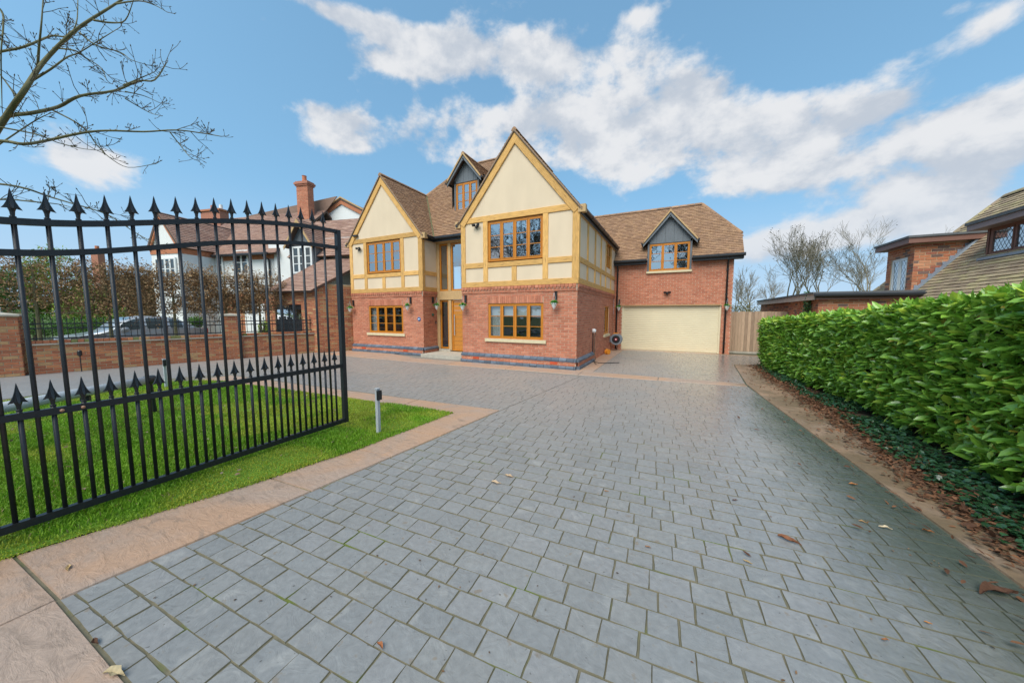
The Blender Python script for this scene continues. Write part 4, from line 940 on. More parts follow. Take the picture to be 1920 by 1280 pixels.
def finial_mesh():
    """cast spear head: collar, flaring neck, four swept barbs and a long point"""
    mb = MB(); mb.lathe((0, 0, 0), [(.013, 0), (.019, .004), (.019, .012), (.012, .016), (.015, .045), (.023, .068)], 8)
    for k in range(2):
        a = k * math.pi / 2; c, s_ = math.cos(a), math.sin(a)
        prof = [(0, .062), (.022, .066), (.052, .060), (.036, .082), (.022, .112), (.012, .145), (.005, .185), (0, .205)]
        for sg in (1, -1):
            for side in (1, -1):
                t = [.012, .010, .003, .008, .009, .007, .004, .001]
                vs = [(c * r * sg - s_ * tt * side, s_ * r * sg + c * tt * side, z) for (r, z), tt in zip(prof, t)]
                mb.add(vs, [tuple(range(8)) if side * sg > 0 else tuple(range(8))[::-1]])
        for sg in (1, -1):
            e = [(r, z) for r, z in prof[1:]]; t = [.010, .003, .008, .009, .007, .004, .001]; vs = []
            for (r, z), tt in zip(e, t): vs += [(c * r * sg - s_ * tt, s_ * r * sg + c * tt, z), (c * r * sg + s_ * tt, s_ * r * sg - c * tt, z)]
            mb.add(vs, [(2 * i, 2 * i + 1, 2 * i + 3, 2 * i + 2) for i in range(6)])
    return mb.mesh('finial', M_iron)
FIN = finial_mesh()
def put(mesh, name, loc, parent, scale=1.0, rz=0):
    o = bpy.data.objects.new(name, mesh); link(o, parent); o.matrix_basis = Matrix.Translation(Vector(loc)) @ Matrix.Rotation(rz, 4, 'Z') @ Matrix.Diagonal((scale * .84, scale * .84, scale, 1)); return o
k = -5
while .45 + .1432 * k < 3.02:
    y = .452 + .1432 * k; k += 1
    if y < -.26: continue
    zt = sm(y); mb = MB(); mb.tube([(GX, y, .10), (GX, y, zt + .03)], .0135, 8); b = mb.build('bar', M_iron, gate, smooth=True); put(FIN, 'finial', (GX, y, zt + .022), b)
    y2 = y + .0716
    if y2 < 3.05:
        mb = MB(); mb.tube([(GX, y2, .10), (GX, y2, .92)], .0135, 8); b = mb.build('short_bar', M_iron, gate, smooth=True); put(FIN, 'finial', (GX, y2, .905), b)
for y in (.70, .80):
    mb = MB(); mb.lathe((GX + .021, y, .87), [(.011, 0), (.012, .005), (.004, .01)], 8, axis=(1, 0, 0)); mb.build('fixing_bolt', M_copper, gate)
post = thing('gate_post', 'black square steel gate post at the hinge end of the open gate', 'post', (GX, -.44, 0))
mb = MB(); mb.box(GX - .06, GX + .06, -.50, -.38, 0, 2.35); mb.build('shaft', M_iron, post)
mb = MB(); mb.box(GX - .075, GX + .075, -.515, -.365, 2.352, 2.38); mb.add([(GX - .075, -.515, 2.38), (GX + .075, -.515, 2.38), (GX + .075, -.365, 2.38), (GX - .075, -.365, 2.38), (GX, -.44, 2.45)], [(0, 1, 4), (1, 2, 4), (2, 3, 4), (3, 0, 4)]); mb.build('cap', M_iron, post)
# ram that swings the gate
a, b = gz(285, 711, .55), gz(-60, 776, .55); d = (b - a) / np.linalg.norm(b - a)
ram = thing('gate_motor', 'long silver tube gate motor arm with black end behind the gate', 'gate motor', tuple(b * [1, 1, 0]))
mb = MB(); mb.tube([a + d * .10, b], .062, 14); mb.build('tube', M_grey, ram, smooth=True)
mb = MB(); mb.tube([a - d * .02, a + d * .10], .068, 12); mb.build('end_cap', M_black, ram)
mb = MB(); mb.tube([a + d * .04, [a[0], a[1], 0]], .03, 8); mb.build('support', M_black, ram)
c = a + d * .85; mb = MB(); mb.tube([c - [0, 0, .06], c - [0, 0, .12]], .05, 8); mb.build('clamp', M_black, ram)
for (px, py), lab in (((710, 812), 'low grey sensor post with black head at the lawn edge'), ((312, 727), 'slim pale sensor post at the far lawn edge behind the gate')):
    p = gz(px, py); h = .60 if px > 500 else .62; t = thing('sensor_post', lab, 'post', tuple(p), 'gate sensor posts')
    mb = MB(); mb.box(p[0] - .022, p[0] + .022, p[1] - .02, p[1] + .02, -.01, h); mb.build('shaft', M_grey, t)
    mb = MB(); mb.box(p[0] + .018, p[0] + .052, p[1] - .03, p[1] + .03, h - .14, h - .015); hd = mb.build('sensor_head', M_black, t)
    mb = MB(); mb.box(p[0] - .028, p[0] + .028, p[1] - .026, p[1] + .026, h + .001, h + .012); mb.build('cap', M_grey, t)

# ================================================================== boundary wall and railings on the left
WA, WB = np.array([-15.0, 2.15, 0]), np.array([-12.85, 9.7, 0]); wt = (WB - WA) / np.linalg.norm(WB - WA); wn = np.array([wt[1], -wt[0], 0])
WLEN = np.linalg.norm(WB - WA); fw_ = frame(WA, wt, wn)
bw = thing('boundary_wall', 'low orange brick garden wall with brick piers behind the gate', 'wall', tuple(WA))
def wall_u(px):      # distance along the wall seen at pixel column px
    d = ray(px, 640); A = np.array([[wt[0], -d[0]], [wt[1], -d[1]]]); return float(np.linalg.solve(A, -WA[:2] + Cv[:2])[0])
U1, U2 = wall_u(44), wall_u(437); WH = .80
brick_wall(bw, 'brick_wall', fw_, WLEN, WH, pal=ORANGE, mortar=M_mortar_pale, seed=31, indiv=280)
cop = MB(); u = 0; r = random.Random(3)
while u < WLEN:
    kk = r.uniform(.8, 1.1); cop.fbox(fw_, u, u + .105, -.20, .028, WH + .004, WH + .075, 0, tuple(v * kk for v in r.choice(ORANGE + [(.22, .22, .08)]))); u += .112
cop.build('brick_coping', M_brick, bw, kind='stuff')
mb = MB(); mb.fbox(fw_, 0, WLEN, -.19, .045, WH - .035, WH - .002); mb.build('stone_ledge', M_coping, bw)
mb = MB(); mb.fbox(fw_, 0, WLEN, -.20, -.02, 0, WH - .04); mb.build('wall_core', M_mortar_pale, bw)
def pier(u, w, h, lab=None):
    f = frame(fw_(u - w / 2, .09, 0), wt, wn); p = brick_wall(bw, 'pier', f, w, h, pal=ORANGE, mortar=M_mortar_pale, seed=int(u * 10) + 3)
    f2 = frame(fw_(u - w / 2, .09 - w, 0), wn, -wt); brick_wall(bw, 'pier', f2, w, h, pal=ORANGE, mortar=M_mortar_pale, seed=int(u * 10) + 4)
    f3 = frame(fw_(u + w / 2, .09, 0), -wn, wt); brick_wall(bw, 'pier', f3, w, h, pal=ORANGE, mortar=M_mortar_pale, seed=int(u * 10) + 5)
    mb = MB(); e = .035; mb.fbox(fw_, u - w / 2 - e, u + w / 2 + e, .09 - w - e, .09 + e, h + .002, h + .045)
    z = h + .045; mb.add([fw_(u - w / 2 - e, .09 - w - e, z), fw_(u + w / 2 + e, .09 - w - e, z), fw_(u + w / 2 + e, .09 + e, z), fw_(u - w / 2 - e, .09 + e, z), fw_(u, .09 - w / 2, z + .05)], [(0, 1, 4), (1, 2, 4), (2, 3, 4), (3, 0, 4)]); mb.build('pier_cap', M_coping, bw)
pier(U1 - .28, .50, 1.52); pier(U2, .46, 1.50); 
def railing(u0, u1, lab):
    t = thing('railing', lab, 'railing', tuple(fw_(u0, 0, WH)), 'black railings on the garden wall'); n = -.09
    for z, nm in ((WH + .13, 'rail'), (WH + .40, 'rail'), (WH + .52, 'rail')):
        mb = MB(); mb.fbox(fw_, u0, u1, n - .012, n + .012, z - .016, z + .016); mb.build(nm, M_iron, t)
    k = max(2, int((u1 - u0) / .125))
    for i in range(k):
        u = u0 + (i + .5) * (u1 - u0) / k; mb = MB(); mb.tube([fw_(u, n, WH + .10), fw_(u, n, WH + .60)], .0085, 6); b = mb.build('bar', M_iron, t); put(FIN, 'finial', fw_(u, n, WH + .59), b, .55, random.random())
railing(U1 + .0, U2 - .24, 'long black spiked railing in front of the silver car'); railing(U2 + .24, WLEN - .35, 'short black spiked railing right of the brick pier')
pier(WLEN - .12, .46, 1.36)
# taller return wall by the house with its own railing
rw = thing('return_wall', 'short taller brick wall beside the left corner of the house', 'wall', (-12.75, 9.9, 0))
brick_wall(rw, 'brick_wall', frame((-13.0, 9.85, 0), X, FN), .72, 1.10, pal=RED, seed=51)
mb = MB(); mb.box(-13.0, -12.28, 9.83, 10.05, 1.102, 1.16); mb.build('coping', M_coping, rw)
t = thing('railing', 'small spiked railing on the return wall beside the house', 'railing', (-12.7, 9.95, 1.16), 'black railings on the garden wall')
for z in (1.25, 1.55): mb = MB(); mb.box(-13.0, -12.28, 9.93, 9.95, z - .015, z + .015); mb.build('rail', M_iron, t)
for i in range(6): x = -12.94 + i * .12; mb = MB(); mb.tube([(x, 9.94, 1.17), (x, 9.94, 1.64)], .008, 6); b = mb.build('bar', M_iron, t); put(FIN, 'finial', (x, 9.94, 1.63), b, .5)
# spike lamp at the foot of the wall
p = gz(148, 690); p = fw_(wall_u(148), .12, 0); t = thing('garden_spotlight', 'small black garden spotlight on a stake against the low wall', 'lamp', tuple(p))
mb = MB(); mb.tube([p, p + [0, 0, .42]], .012, 6); mb.build('stake', M_black, t); mb = MB(); mb.lathe(p + [0, 0, .42], [(.02, 0), (.045, .03), (.045, .14), (.03, .16)], 10); mb.build('lamp_head', M_black, t)

# ================================================================== leaves and twigs
LT8 = np.array([(0, 0, 0), (.30, .5, .10), (.30, 0, 0), (.30, -.5, .10), (.70, .42, .08), (.70, 0, -.02), (.70, -.42, .08), (1, 0, -.08)])
LF = [(0, 2, 1), (0, 3, 2), (2, 5, 4, 1), (3, 6, 5, 2), (5, 7, 4), (6, 7, 5)]
def leaves_mesh(name, P, D, Nr, Ln, Wd, C, m, simple=False):
    """P base points, D direction, Nr rough normal, Ln length, Wd width, C colour"""
    D = D / (np.linalg.norm(D, axis=1, keepdims=True) + 1e-9); B = np.cross(Nr, D); B /= np.linalg.norm(B, axis=1, keepdims=True) + 1e-9; K = np.cross(D, B)
    tpl, fc = (LT8, LF) if not simple else (np.array([(0, 0, 0), (.5, .5, .06), (1, 0, 0), (.5, -.5, .06)]), [(0, 3, 2, 1)])
    V = P[:, None] + tpl[None, :, 0:1] * (D * Ln[:, None])[:, None] + tpl[None, :, 1:2] * (B * Wd[:, None])[:, None] + tpl[None, :, 2:3] * (K * Wd[:, None])[:, None]
    n = len(P); k = len(tpl); flat = np.concatenate([np.array(f) for f in fc]); F = (np.arange(n)[:, None] * k + flat[None]).ravel(); lt = np.tile([len(f) for f in fc], n)
    return mesh_np(name, V.reshape(-1, 3), F, lt, np.repeat(C, len(fc), 0), [m])
def leaves_obj(name, parent, *a, kind='stuff', **k):
    o = bpy.data.objects.new(name, leaves_mesh(name, *a, **k)); link(o, parent)
    if kind: o['kind'] = kind
    return o
def unit(n, g=rng): v = g.normal(size=(n, 3)); return v / np.linalg.norm(v, axis=1, keepdims=True)

# laurel hedge
HY0, HY1 = 1.2, 12.2
hedge = thing('laurel_hedge', 'long clipped laurel hedge with glossy leaves along the right of the drive', 'hedge', (3.1, 6.5, 0))
htop = lambda y: np.interp(y, [1, 4.6, 5.4, 6.2, 7.7, 10.4, 12.3], [1.78, 1.76, 1.72, 1.67, 1.57, 1.43, 1.33])
def hface(y): return 2.66 + .12 * vnoise(y * 1.0, y * 0 + 3, .9, 11) - .06 + .10 * np.clip((y - 11) / 1.2, -1, 0) * 0
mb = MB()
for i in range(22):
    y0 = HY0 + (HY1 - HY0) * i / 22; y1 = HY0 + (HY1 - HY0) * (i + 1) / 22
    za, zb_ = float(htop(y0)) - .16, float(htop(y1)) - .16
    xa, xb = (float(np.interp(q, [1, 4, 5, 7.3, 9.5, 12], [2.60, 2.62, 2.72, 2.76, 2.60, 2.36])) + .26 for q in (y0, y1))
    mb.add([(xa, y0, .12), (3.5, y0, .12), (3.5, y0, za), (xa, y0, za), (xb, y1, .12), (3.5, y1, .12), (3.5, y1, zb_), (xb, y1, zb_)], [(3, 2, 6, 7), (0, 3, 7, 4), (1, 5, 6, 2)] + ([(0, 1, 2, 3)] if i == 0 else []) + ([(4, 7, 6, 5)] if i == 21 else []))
mb.build('light_block_core', mat('hedge_core_shade', (.022, .030, .012), .95, var=.3, vscale=9, coords='World'), hedge)  # added dark core that blocks light; inner shade is put into its colour
mb = MB(); r = random.Random(8)
for i in range(46):
    y = HY0 + .2 + (HY1 - HY0 - .4) * i / 46 + r.uniform(-.1, .1); x = 2.98 + r.uniform(-.04, .2); pts = [np.array([x, y, -.02])]
    for k in range(4): pts.append(pts[-1] + [r.uniform(-.09, .03), r.uniform(-.08, .08), .28])
    mb.tube(pts, [.018, .016, .012, .009, .005], 5)
mb.build('stems', M_bark, hedge, kind='stuff')
def hedge_leaves(n, g):
    face = g.random(n); y = g.uniform(HY0, HY1, n); z = np.zeros(n); x = np.zeros(n); out = np.zeros((n, 3)); T = htop(y)
    f = face < .70; tp = ~f & (face < .94); en = face >= .94
    z[f] = .06 + (T[f] - .04) * g.random(f.sum()) ** .9
    bul = .05 * (vnoise(y, z * 1.0, 2.3, 21) - .5) + .13 * (vnoise(y, z, .9, 22) - .5)
    under = np.clip((.35 - z) / .35, 0, 1) * .07
    fx = np.interp(y, [1, 4, 5, 7.3, 9.5, 12], [2.60, 2.62, 2.72, 2.76, 2.60, 2.36])
    x[f] = (fx - bul + under)[f] + g.exponential(.07, f.sum()); out[f] = (-1, 0, .25)
    x[tp] = (fx + g.random(n) * .85)[tp]; z[tp] = T[tp] + .05 * (vnoise(x, y, 2.2, 23)[tp] - .5) - g.exponential(.05, tp.sum()) + .02; out[tp] = (-.15, 0, 1)
    y[en] = HY1 + .06 - g.exponential(.05, en.sum()); x[en] = 2.36 + .95 * g.random(en.sum()); z[en] = .1 + 1.28 * g.random(en.sum()); out[en] = (0, 1, .2)
    P = np.stack([x, y, z], 1); D = out * .55 + unit(n, g) * .75 + np.array([-.05, -.1, .12]); Nr = out * .45 + np.array([0, 0, .75]) + unit(n, g) * .55
    Ln = g.uniform(.06, .175, n); Wd = Ln * g.uniform(.34, .46, n)
    t = g.random(n)[:, None]; c1, c2 = np.array([.13, .30, .03]), np.array([.33, .56, .08]); C = c1 * (1 - t) + c2 * t
    yg = g.random(n) < (.06 + .22 * (z > T - .10)); C[yg] = np.array([.50, .66, .08]) * g.uniform(.7, 1.1, (yg.sum(), 1))
    dull = g.random(n) < .012; C[dull] = (.40, .33, .05)
    return P, D, Nr, Ln, Wd, C
A = hedge_leaves(27000, np.random.default_rng(4))
pj = np.array([(A[0] @ Rv * 0 + (A[0] - Cv) @ Fv)]).ravel(); sx = 960 + FPX * ((A[0] - Cv) @ Rv) / pj
depthin = A[0][:, 0] - np.interp(A[0][:, 1], [1, 4, 5, 7.3, 9.5, 12], [2.60, 2.62, 2.72, 2.76, 2.60, 2.36])
score = np.where((sx < 1915) & (pj > 0) & (depthin < .05), pj, 99); order = np.argsort(score); near = order[:300]; far = order[300:]
for i in near:
    s_ = slice(i, i + 1); o = bpy.data.objects.new('leaf', leaves_mesh('leaf', *[a[s_] for a in A], M_leaf)); link(o, hedge)
leaves_obj('foliage', hedge, *[a[far] for a in A], M_leaf)
# bed of soil, ivy and litter under the hedge
sheet('flower_bed', [(2.55, -.9), (3.6, -.9), (3.6, 12.3), (2.30, 12.3), (2.28, 10), (2.36, 7.4), (2.32, 5.2), (2.26, 3.6), (2.24, 2)], .014, M_soil)
g = np.random.default_rng(9); n = 7500; y = g.uniform(.8, 12.3, n); edge = np.interp(y, [.8, 3.5, 5, 7.5, 10, 12.3], [2.14, 2.18, 2.26, 2.34, 2.26, 2.3]); x = edge + .55 * g.beta(1.3, 1.5, n) + .05 * g.normal(size=n) + .10 * (vnoise(y, y * 0, 1.1, 31) - .5)
keep = vnoise(x, y, 1.9, 33) > .30; x, y = x[keep], y[keep]; n = len(x)
P = np.stack([x, y, .02 + .05 * g.random(n) + .22 * np.clip(x - 2.62, 0, .4)], 1); D = unit(n, g) * [1, 1, .25]; Nr = unit(n, g) * .45 + [-.1, 0, 1]; Ln = g.uniform(.03, .062, n)
t = g.random(n)[:, None]; C = np.array([.02, .065, .028]) * (1 - t) + np.array([.05, .13, .05]) * t
ivy = leaves_obj('ivy', None, P, D, Nr, Ln, Ln * .9, C, M_leaf); tag(ivy, 'dark green ivy creeping along the foot of the laurel hedge', 'ivy', kind='stuff')
n = 10500; y = g.uniform(.6, 12.3, n); x = np.interp(y, [.6, 3.5, 5, 7.5, 10, 12.3], [2.02, 2.04, 2.10, 2.16, 2.10, 2.2]) + .55 * g.beta(1.6, 2.2, n) - .05 + .07 * g.normal(size=n)
far_ = g.random(n) < .12; x[far_] -= g.exponential(.2, far_.sum())
P = np.stack([x, y, .012 + .03 * g.random(n)], 1); D = unit(n, g) * [1, 1, .3]; Nr = unit(n, g) * .5 + [0, 0, 1]; Ln = g.uniform(.02, .075, n)
t = g.random(n)[:, None]; C = np.array([.085, .042, .026]) * (1 - t) + np.array([.24, .11, .055]) * t
lit = leaves_obj('leaf_litter', None, P, D, Nr, Ln, Ln * g.uniform(.2, .55, n), C, M_dry); tag(lit, 'brown dead leaf litter scattered under the hedge', 'leaf litter', kind='stuff')
n = 420; x = g.uniform(-3, 1.9, n); y = g.uniform(.5, 9, n); x = np.where(g.random(n) < .5, 1.95 - g.exponential(.5, n), x); P = np.stack([x, y, np.full(n, .006)], 1); D = unit(n, g) * [1, 1, .1]; Nr = unit(n, g) * .3 + [0, 0, 1]; Ln = g.uniform(.006, .022, n)
t = g.random(n)[:, None]; C = np.array([.05, .03, .02]) * (1 - t) + np.array([.28, .16, .08]) * t
lit = leaves_obj('drive_litter', None, P, D, Nr, Ln, Ln * .5, C, M_dry); tag(lit, 'tiny specks of leaf debris scattered over the grey drive', 'leaf litter', kind='stuff')
n = 260; xx = g.uniform(-9, -3.2, n); yy_ = g.uniform(-.5, 4.2, n); k_ = in_poly(xx, yy_, LAWN); xx, yy_ = xx[k_], yy_[k_]; n = len(xx); P = np.stack([xx, yy_, np.full(n, .035)], 1); D = unit(n, g) * [1, 1, .2]; Nr = unit(n, g) * .5 + [0, 0, 1]; Ln = g.uniform(.015, .05, n)
t = g.random(n)[:, None]; C = np.array([.16, .08, .05]) * (1 - t) + np.array([.40, .30, .22]) * t
lit = leaves_obj('lawn_litter', None, P, D, Nr, Ln, Ln * .55, C, M_dry); tag(lit, 'small dry leaves scattered over the lawn', 'leaf litter', kind='stuff')
# single fallen leaves and stalks on the drive
FALL = [(1870, 1113, .20, 'large curled dark brown leaf on the wet drive edge', (.10, .05, .032)), (1480, 1014, .13, 'twisted reddish brown leaf lying on the grey paving', (.24, .10, .05)),
        (1402, 1054, .05, 'small crumpled tan seed head on the paving', (.42, .29, .14)), (1600, 908, .07, 'orange leaf near the hedge side of the drive', (.40, .17, .06)),
        (1378, 938, .045, 'small dark brown curled leaf mid drive', (.12, .05, .03)), (1660, 990, .075, 'pale cream leaf on the dark wet paving', (.62, .50, .34)),
        (1618, 979, .05, 'light brown narrow leaf left of the pale leaf', (.40, .24, .11)), (1740, 996, .06, 'pair of rust leaves by the terracotta border', (.35, .14, .05)),
        (955, 893, .09, 'pale forked leaf stalk on the middle of the drive', (.52, .36, .22)), (930, 905, .10, 'bleached twig shaped leaf remnant on the paving', (.55, .40, .26)),
        (1137, 921, .04, 'small tan leaf on the paving right of the stalks', (.42, .22, .10)), (1215, 1026, .04, 'brown stalk end leaf in a paving joint', (.30, .16, .09)),
        (713, 1212, .055, 'rust leaf at the bottom of the drive', (.36, .14, .06)), (215, 1265, .11, 'pale mottled leaf at the bottom left paving corner', (.50, .40, .24)),
        (128, 1066, .07, 'yellowish dead leaf on the terracotta border', (.52, .37, .18)), (180, 1203, .06, 'dark shrivelled leaf on the mossy joint', (.10, .05, .03)),
        (1740, 1168, .03, 'orange leaf fragment on the wet drive', (.45, .20, .07)), (1660, 1200, .035, 'thin brown leaf standing on the wet drive', (.33, .15, .07))]
for i, (px, py, L_, lab, c) in enumerate(FALL):
    p = gz(px, py, .006); r = random.Random(i + 2); an = r.uniform(-.4, .5); d = np.array([math.cos(an), math.sin(an), 0]); s_ = np.array([-d[1], d[0], 0]); mb = MB(); nseg = 6; vs = []
    for k in range(nseg + 1):
        t_ = k / nseg; wv = L_ * .17 * math.sin(math.pi * min(1, t_ * 1.05 + .04)) * r.uniform(.75, 1.2); hh = .004 + L_ * .12 * abs(math.sin(t_ * 5 + i)); cc = p + d * L_ * (t_ - .5) + s_ * L_ * .08 * math.sin(t_ * 4 + i)
        vs += [cc + s_ * wv + [0, 0, hh + wv * .5], cc + [0, 0, hh * .4], cc - s_ * wv + [0, 0, hh + wv * .35]]
    mb.add(vs, [q for k in range(nseg) for q in ((3 * k, 3 * k + 1, 3 * k + 4, 3 * k + 3), (3 * k + 1, 3 * k + 2, 3 * k + 5, 3 * k + 4))], 0, c)
    tag(mb.build('fallen_leaf', M_dry), lab, 'leaf', 'fallen leaves on the drive')

# ================================================================== small fittings on the house
def basket(loc, nrm, lab, k):
    """white cone planter with greenery hanging from a black wall bracket"""
    loc = np.asarray(loc, float); nrm = np.asarray(nrm, float); t = thing('hanging_basket', lab, 'hanging basket', tuple(loc), 'white cone baskets on the house walls'); c = loc + nrm * .20
    sd_ = np.cross(nrm, ZZ); mb = MB(); f = frame(loc, sd_, nrm)
    mb.fbox(f, -.03, .03, .002, .055, .10, .34); br = mb.build('bracket_lamp', M_black, t)
    mb = MB(); mb.tube([loc + nrm * .03 + ZZ * .31, loc + nrm * .14 + ZZ * .33, c + ZZ * .30], .009, 6); mb.build('arm', M_black, t)
    mb = MB()
    for a in (0, 2.1, 4.2): mb.tube([c + ZZ * .30, c + np.array([math.cos(a) * .085, math.sin(a) * .085, .0])], .003, 4)
    mb.build('chain', M_grey, t)
    mb = MB(); mb.lathe(c, [(.008, -.17), (.05, -.10), (.08, -.02), (.09, .01), (.082, .012), (.06, -.01)], 14); mb.build('cone', M_wpaint, t, smooth=True)
    g = np.random.default_rng(k); n = 170; u = unit(n, g); P = c + np.array([0, 0, .02]) + u * np.array([.07, .07, .03]) * g.random((n, 1)); D = u * [1, 1, .5] + [0, 0, .05]; Ln = g.uniform(.05, .10, n); tt = g.random(n)[:, None]
    C = np.array([.05, .26, .03]) * (1 - tt) + np.array([.14, .45, .07]) * tt; leaves_obj('plant', t, P, D, unit(n, g) * .5 + [0, 0, 1], Ln, Ln * .4, C, M_foli)
def seen_on_front(px, py, y): return ony(px, py, y)
basket(seen_on_front(874, 573, RGY), FN, 'cone basket on the right gable left of its ground floor window', 1); basket(seen_on_front(1043, 569, RGY), FN, 'cone basket on the right gable near the outer corner', 2)
basket(seen_on_front(664, 578, LGY), FN, 'leftmost cone basket at the outer corner of the left gable', 3); basket(seen_on_front(771, 574, LGY), FN, 'cone basket on the left gable above the blue plaque', 4)
basket(onx(811, 573, XLR), X, 'cone basket on the recess wall beside the front door', 5)
basket((-2.20, GY, 1.86), FN, 'cone basket at the left edge of the garage door', 6); basket((1.80, GY, 1.86), FN, 'cone basket right of the garage door by the downpipe', 7)
def cctv(p, nrm, lab):
    p = np.asarray(p, float); nrm = np.asarray(nrm, float); s_ = np.cross(nrm, ZZ); t = thing('security_camera', lab, 'security camera', tuple(p), 'black security cameras on the walls')
    mb = MB(); mb.lathe(p, [(.05, 0), (.05, .02), (.03, .05)], 10, axis=nrm); mb.build('mount', M_black, t)
    for k in (-1, 1): a = p + nrm * .06 + s_ * .05 * k + ZZ * .02; mb = MB(); mb.tube([a, a + nrm * .07 + s_ * .06 * k - ZZ * .01], [.04, .045], 10); mb.build('floodlight', M_black, t)
    mb = MB(); mb.lathe(p + nrm * .06 - ZZ * .09, [(.02, 0), (.04, .02), (.04, .06), (.02, .08)], 10); mb.build('lens_housing', M_black, t)
cctv(ony(895, 424, RGY), FN, 'twin head security camera on the right gable top left'); cctv(ony(675, 467, LGY), FN, 'twin head security camera left of the left gable window'); cctv(ony(1251, 549, GY), FN, 'black security camera above the garage door')
p = ony(669, 443, LGY); t = thing('flood_light', 'slim black floodlight high on the left gable panel', 'lamp', tuple(p)); f = frame(p, X, FN)
mb = MB(); mb.fbox(f, -.11, .11, .02, .12, -.03, .03); mb.build('lamp_body', M_black, t); mb = MB(); mb.fbox(f, -.02, .02, .0, .03, .03, .14); mb.build('bracket', M_wpaint, t)
p = ony(786, 598, LGY); t = thing('house_plaque', 'small blue oval plaque on the left gable brickwork', 'sign', tuple(p))
mb = MB(); mb.lathe(p, [(.075, 0), (.078, .012), (.07, .018)], 16, axis=FN); mb.build('plate', M_blue, t); mb = MB(); f = frame(p, X, FN)
mb.fbox(f, -.03, .03, .018, .021, -.02, .02); mb.build('plate_mark', M_wpaint, t)
p = onx(811, 590, XLR); t = thing('alarm_sounder', 'small dark green wall box under the recess basket', 'alarm', tuple(p)); mb = MB(); mb.lathe(p, [(.05, 0), (.055, .03), (.03, .05)], 10, axis=X); mb.build('cover', mat('dark_green_plastic', (.02, .09, .06), .4), t)
p = onx(817, 604, XLR); t = thing('doorbell', 'small black doorbell on the recess wall near the door', 'doorbell', tuple(p)); mb = MB(); mb.box(p[0], p[0] + .02, p[1] - .025, p[1] + .025, p[2] - .06, p[2] + .06); mb.build('case', M_black, t); mb = MB(); mb.lathe((p[0] + .02, p[1], p[2] - .02), [(.014, 0), (.012, .006)], 8, axis=X); mb.build('button', M_grey, t)
for px, py, y in ((892, 673, RGY - .068), (1038, 683, RGY - .068), (682, 656, LGY - .068), (760, 660, LGY - .068)):
    p = ony(px, py, y); mb = MB(); mb.box(p[0] - .11, p[0] + .11, y - .004, y + .03, .135, .195); mb.build('air_brick', mat('air_brick_red', (.5, .07, .02), .7), house)
# outside tap point, hose reel, cable
p = onx(1111, 620, XR); t = thing('wall_socket', 'white domed wall socket with cables on the side wall', 'socket', (XR, p[1], 0))
mb = MB(); mb.lathe(p, [(.07, 0), (.075, .06), (.05, .11), (.0, .12)], 12, axis=X); mb.build('dome', M_wpaint, t, smooth=True)
mb = MB(); mb.tube([p + [.02, 0, -.06], [XR + .02, p[1], .30]], .016, 6); mb.build('conduit', M_black, t)
mb = MB(); mb.tube([p + [.06, .05, -.02], p + [.08, .12, -.10], p + [.05, .14, -.2], [XR + .04, p[1] + .15, .5], [XR + .06, p[1] + .10, .2], [XR + .12, p[1] + .05, .02]], .008, 6); mb.build('lead', mat('green_cable', (.03, .07, .04), .5), t)
yh = 14.55; c = np.array([XR + .26, yh, .50]); t = thing('hose_reel', 'grey wall mounted hose reel with orange stripe by the garage', 'hose reel', (XR, yh, .5))
mb = MB(); mb.lathe(c - Y * .13, [(.23, 0), (.24, .02), (.235, .04), (.15, .045), (.15, .21), (.235, .215), (.24, .235), (.23, .255)], 20, axis=Y); mb.build('drum', M_hose, t, smooth=False)
mb = MB()
for i in range(8): mb.tube([c + np.array([math.cos(a) * .175, -.08 + i * .022, math.sin(a) * .175]) for a in np.linspace(0, 6.28, 17)], .012, 6)
mb.build('hose', mat('hose_blue', (.10, .14, .17), .5), t, kind='stuff')
mb = MB(); mb.lathe(c - Y * .136, [(.165, -.004), (.165, .004)], 18, axis=Y); mb.build('inner_disc', M_black, t); mb = MB(); mb.lathe(c - Y * .145, [(.06, -.012), (.06, .01)], 12, axis=Y); mb.build('hub', M_red, t); mb = MB(); mb.lathe(c - Y * .16, [(.03, -.012), (.03, .01)], 12, axis=Y); mb.build('hub_cap', M_wpaint, t); mb = MB(); mb.box(c[0] - .12, c[0] + .08, yh - .12, yh + .1, .735, .765); mb.build('top_strip', M_orange, t)
mb = MB(); mb.box(XR, XR + .06, yh - .1, yh + .1, .38, .62); mb.build('wall_plate', M_hose, t); mb = MB(); mb.tube([c - ZZ * .2, c - ZZ * .3 + X * .05, c - ZZ * .45 + X * .02], .014, 6); mb.build('hose_tail', M_black, t)
p = gz(1130, 659, .1); p[0] = XR + .16; t = thing('orange_reel', 'small orange plastic cable reel on the ground by the side wall', 'cable reel', (p[0], p[1], 0))
mb = MB(); mb.lathe((p[0] - .05, p[1], .11), [(.03, -.02), (.11, 0), (.115, .03), (.06, .05), (.06, .09), (.10, .10), (.10, .12)], 14, axis=(.8, -.6, 0)); mb.build('drum', M_orange, t); mb = MB(); mb.tube([(p[0] - .05, p[1], .11), (p[0] - .1, p[1] - .05, .24)], .012, 6); mb.build('handle', M_black, t)
q = [gz(1113, 686), gz(1122, 676), gz(1135, 680), gz(1161, 680), gz(1150, 666), gz(1155, 662)]
mb = MB(); pts = [np.array(a) + ZZ * .016 for a in (gz(1118, 684), gz(1113, 678), gz(1122, 681), gz(1130, 681.5), gz(1145, 681), gz(1161, 680.5))]; mb.tube(pts, .011, 6); tag(mb.build('cable', M_black), 'black cable trailing from the side wall across the paving', 'cable')

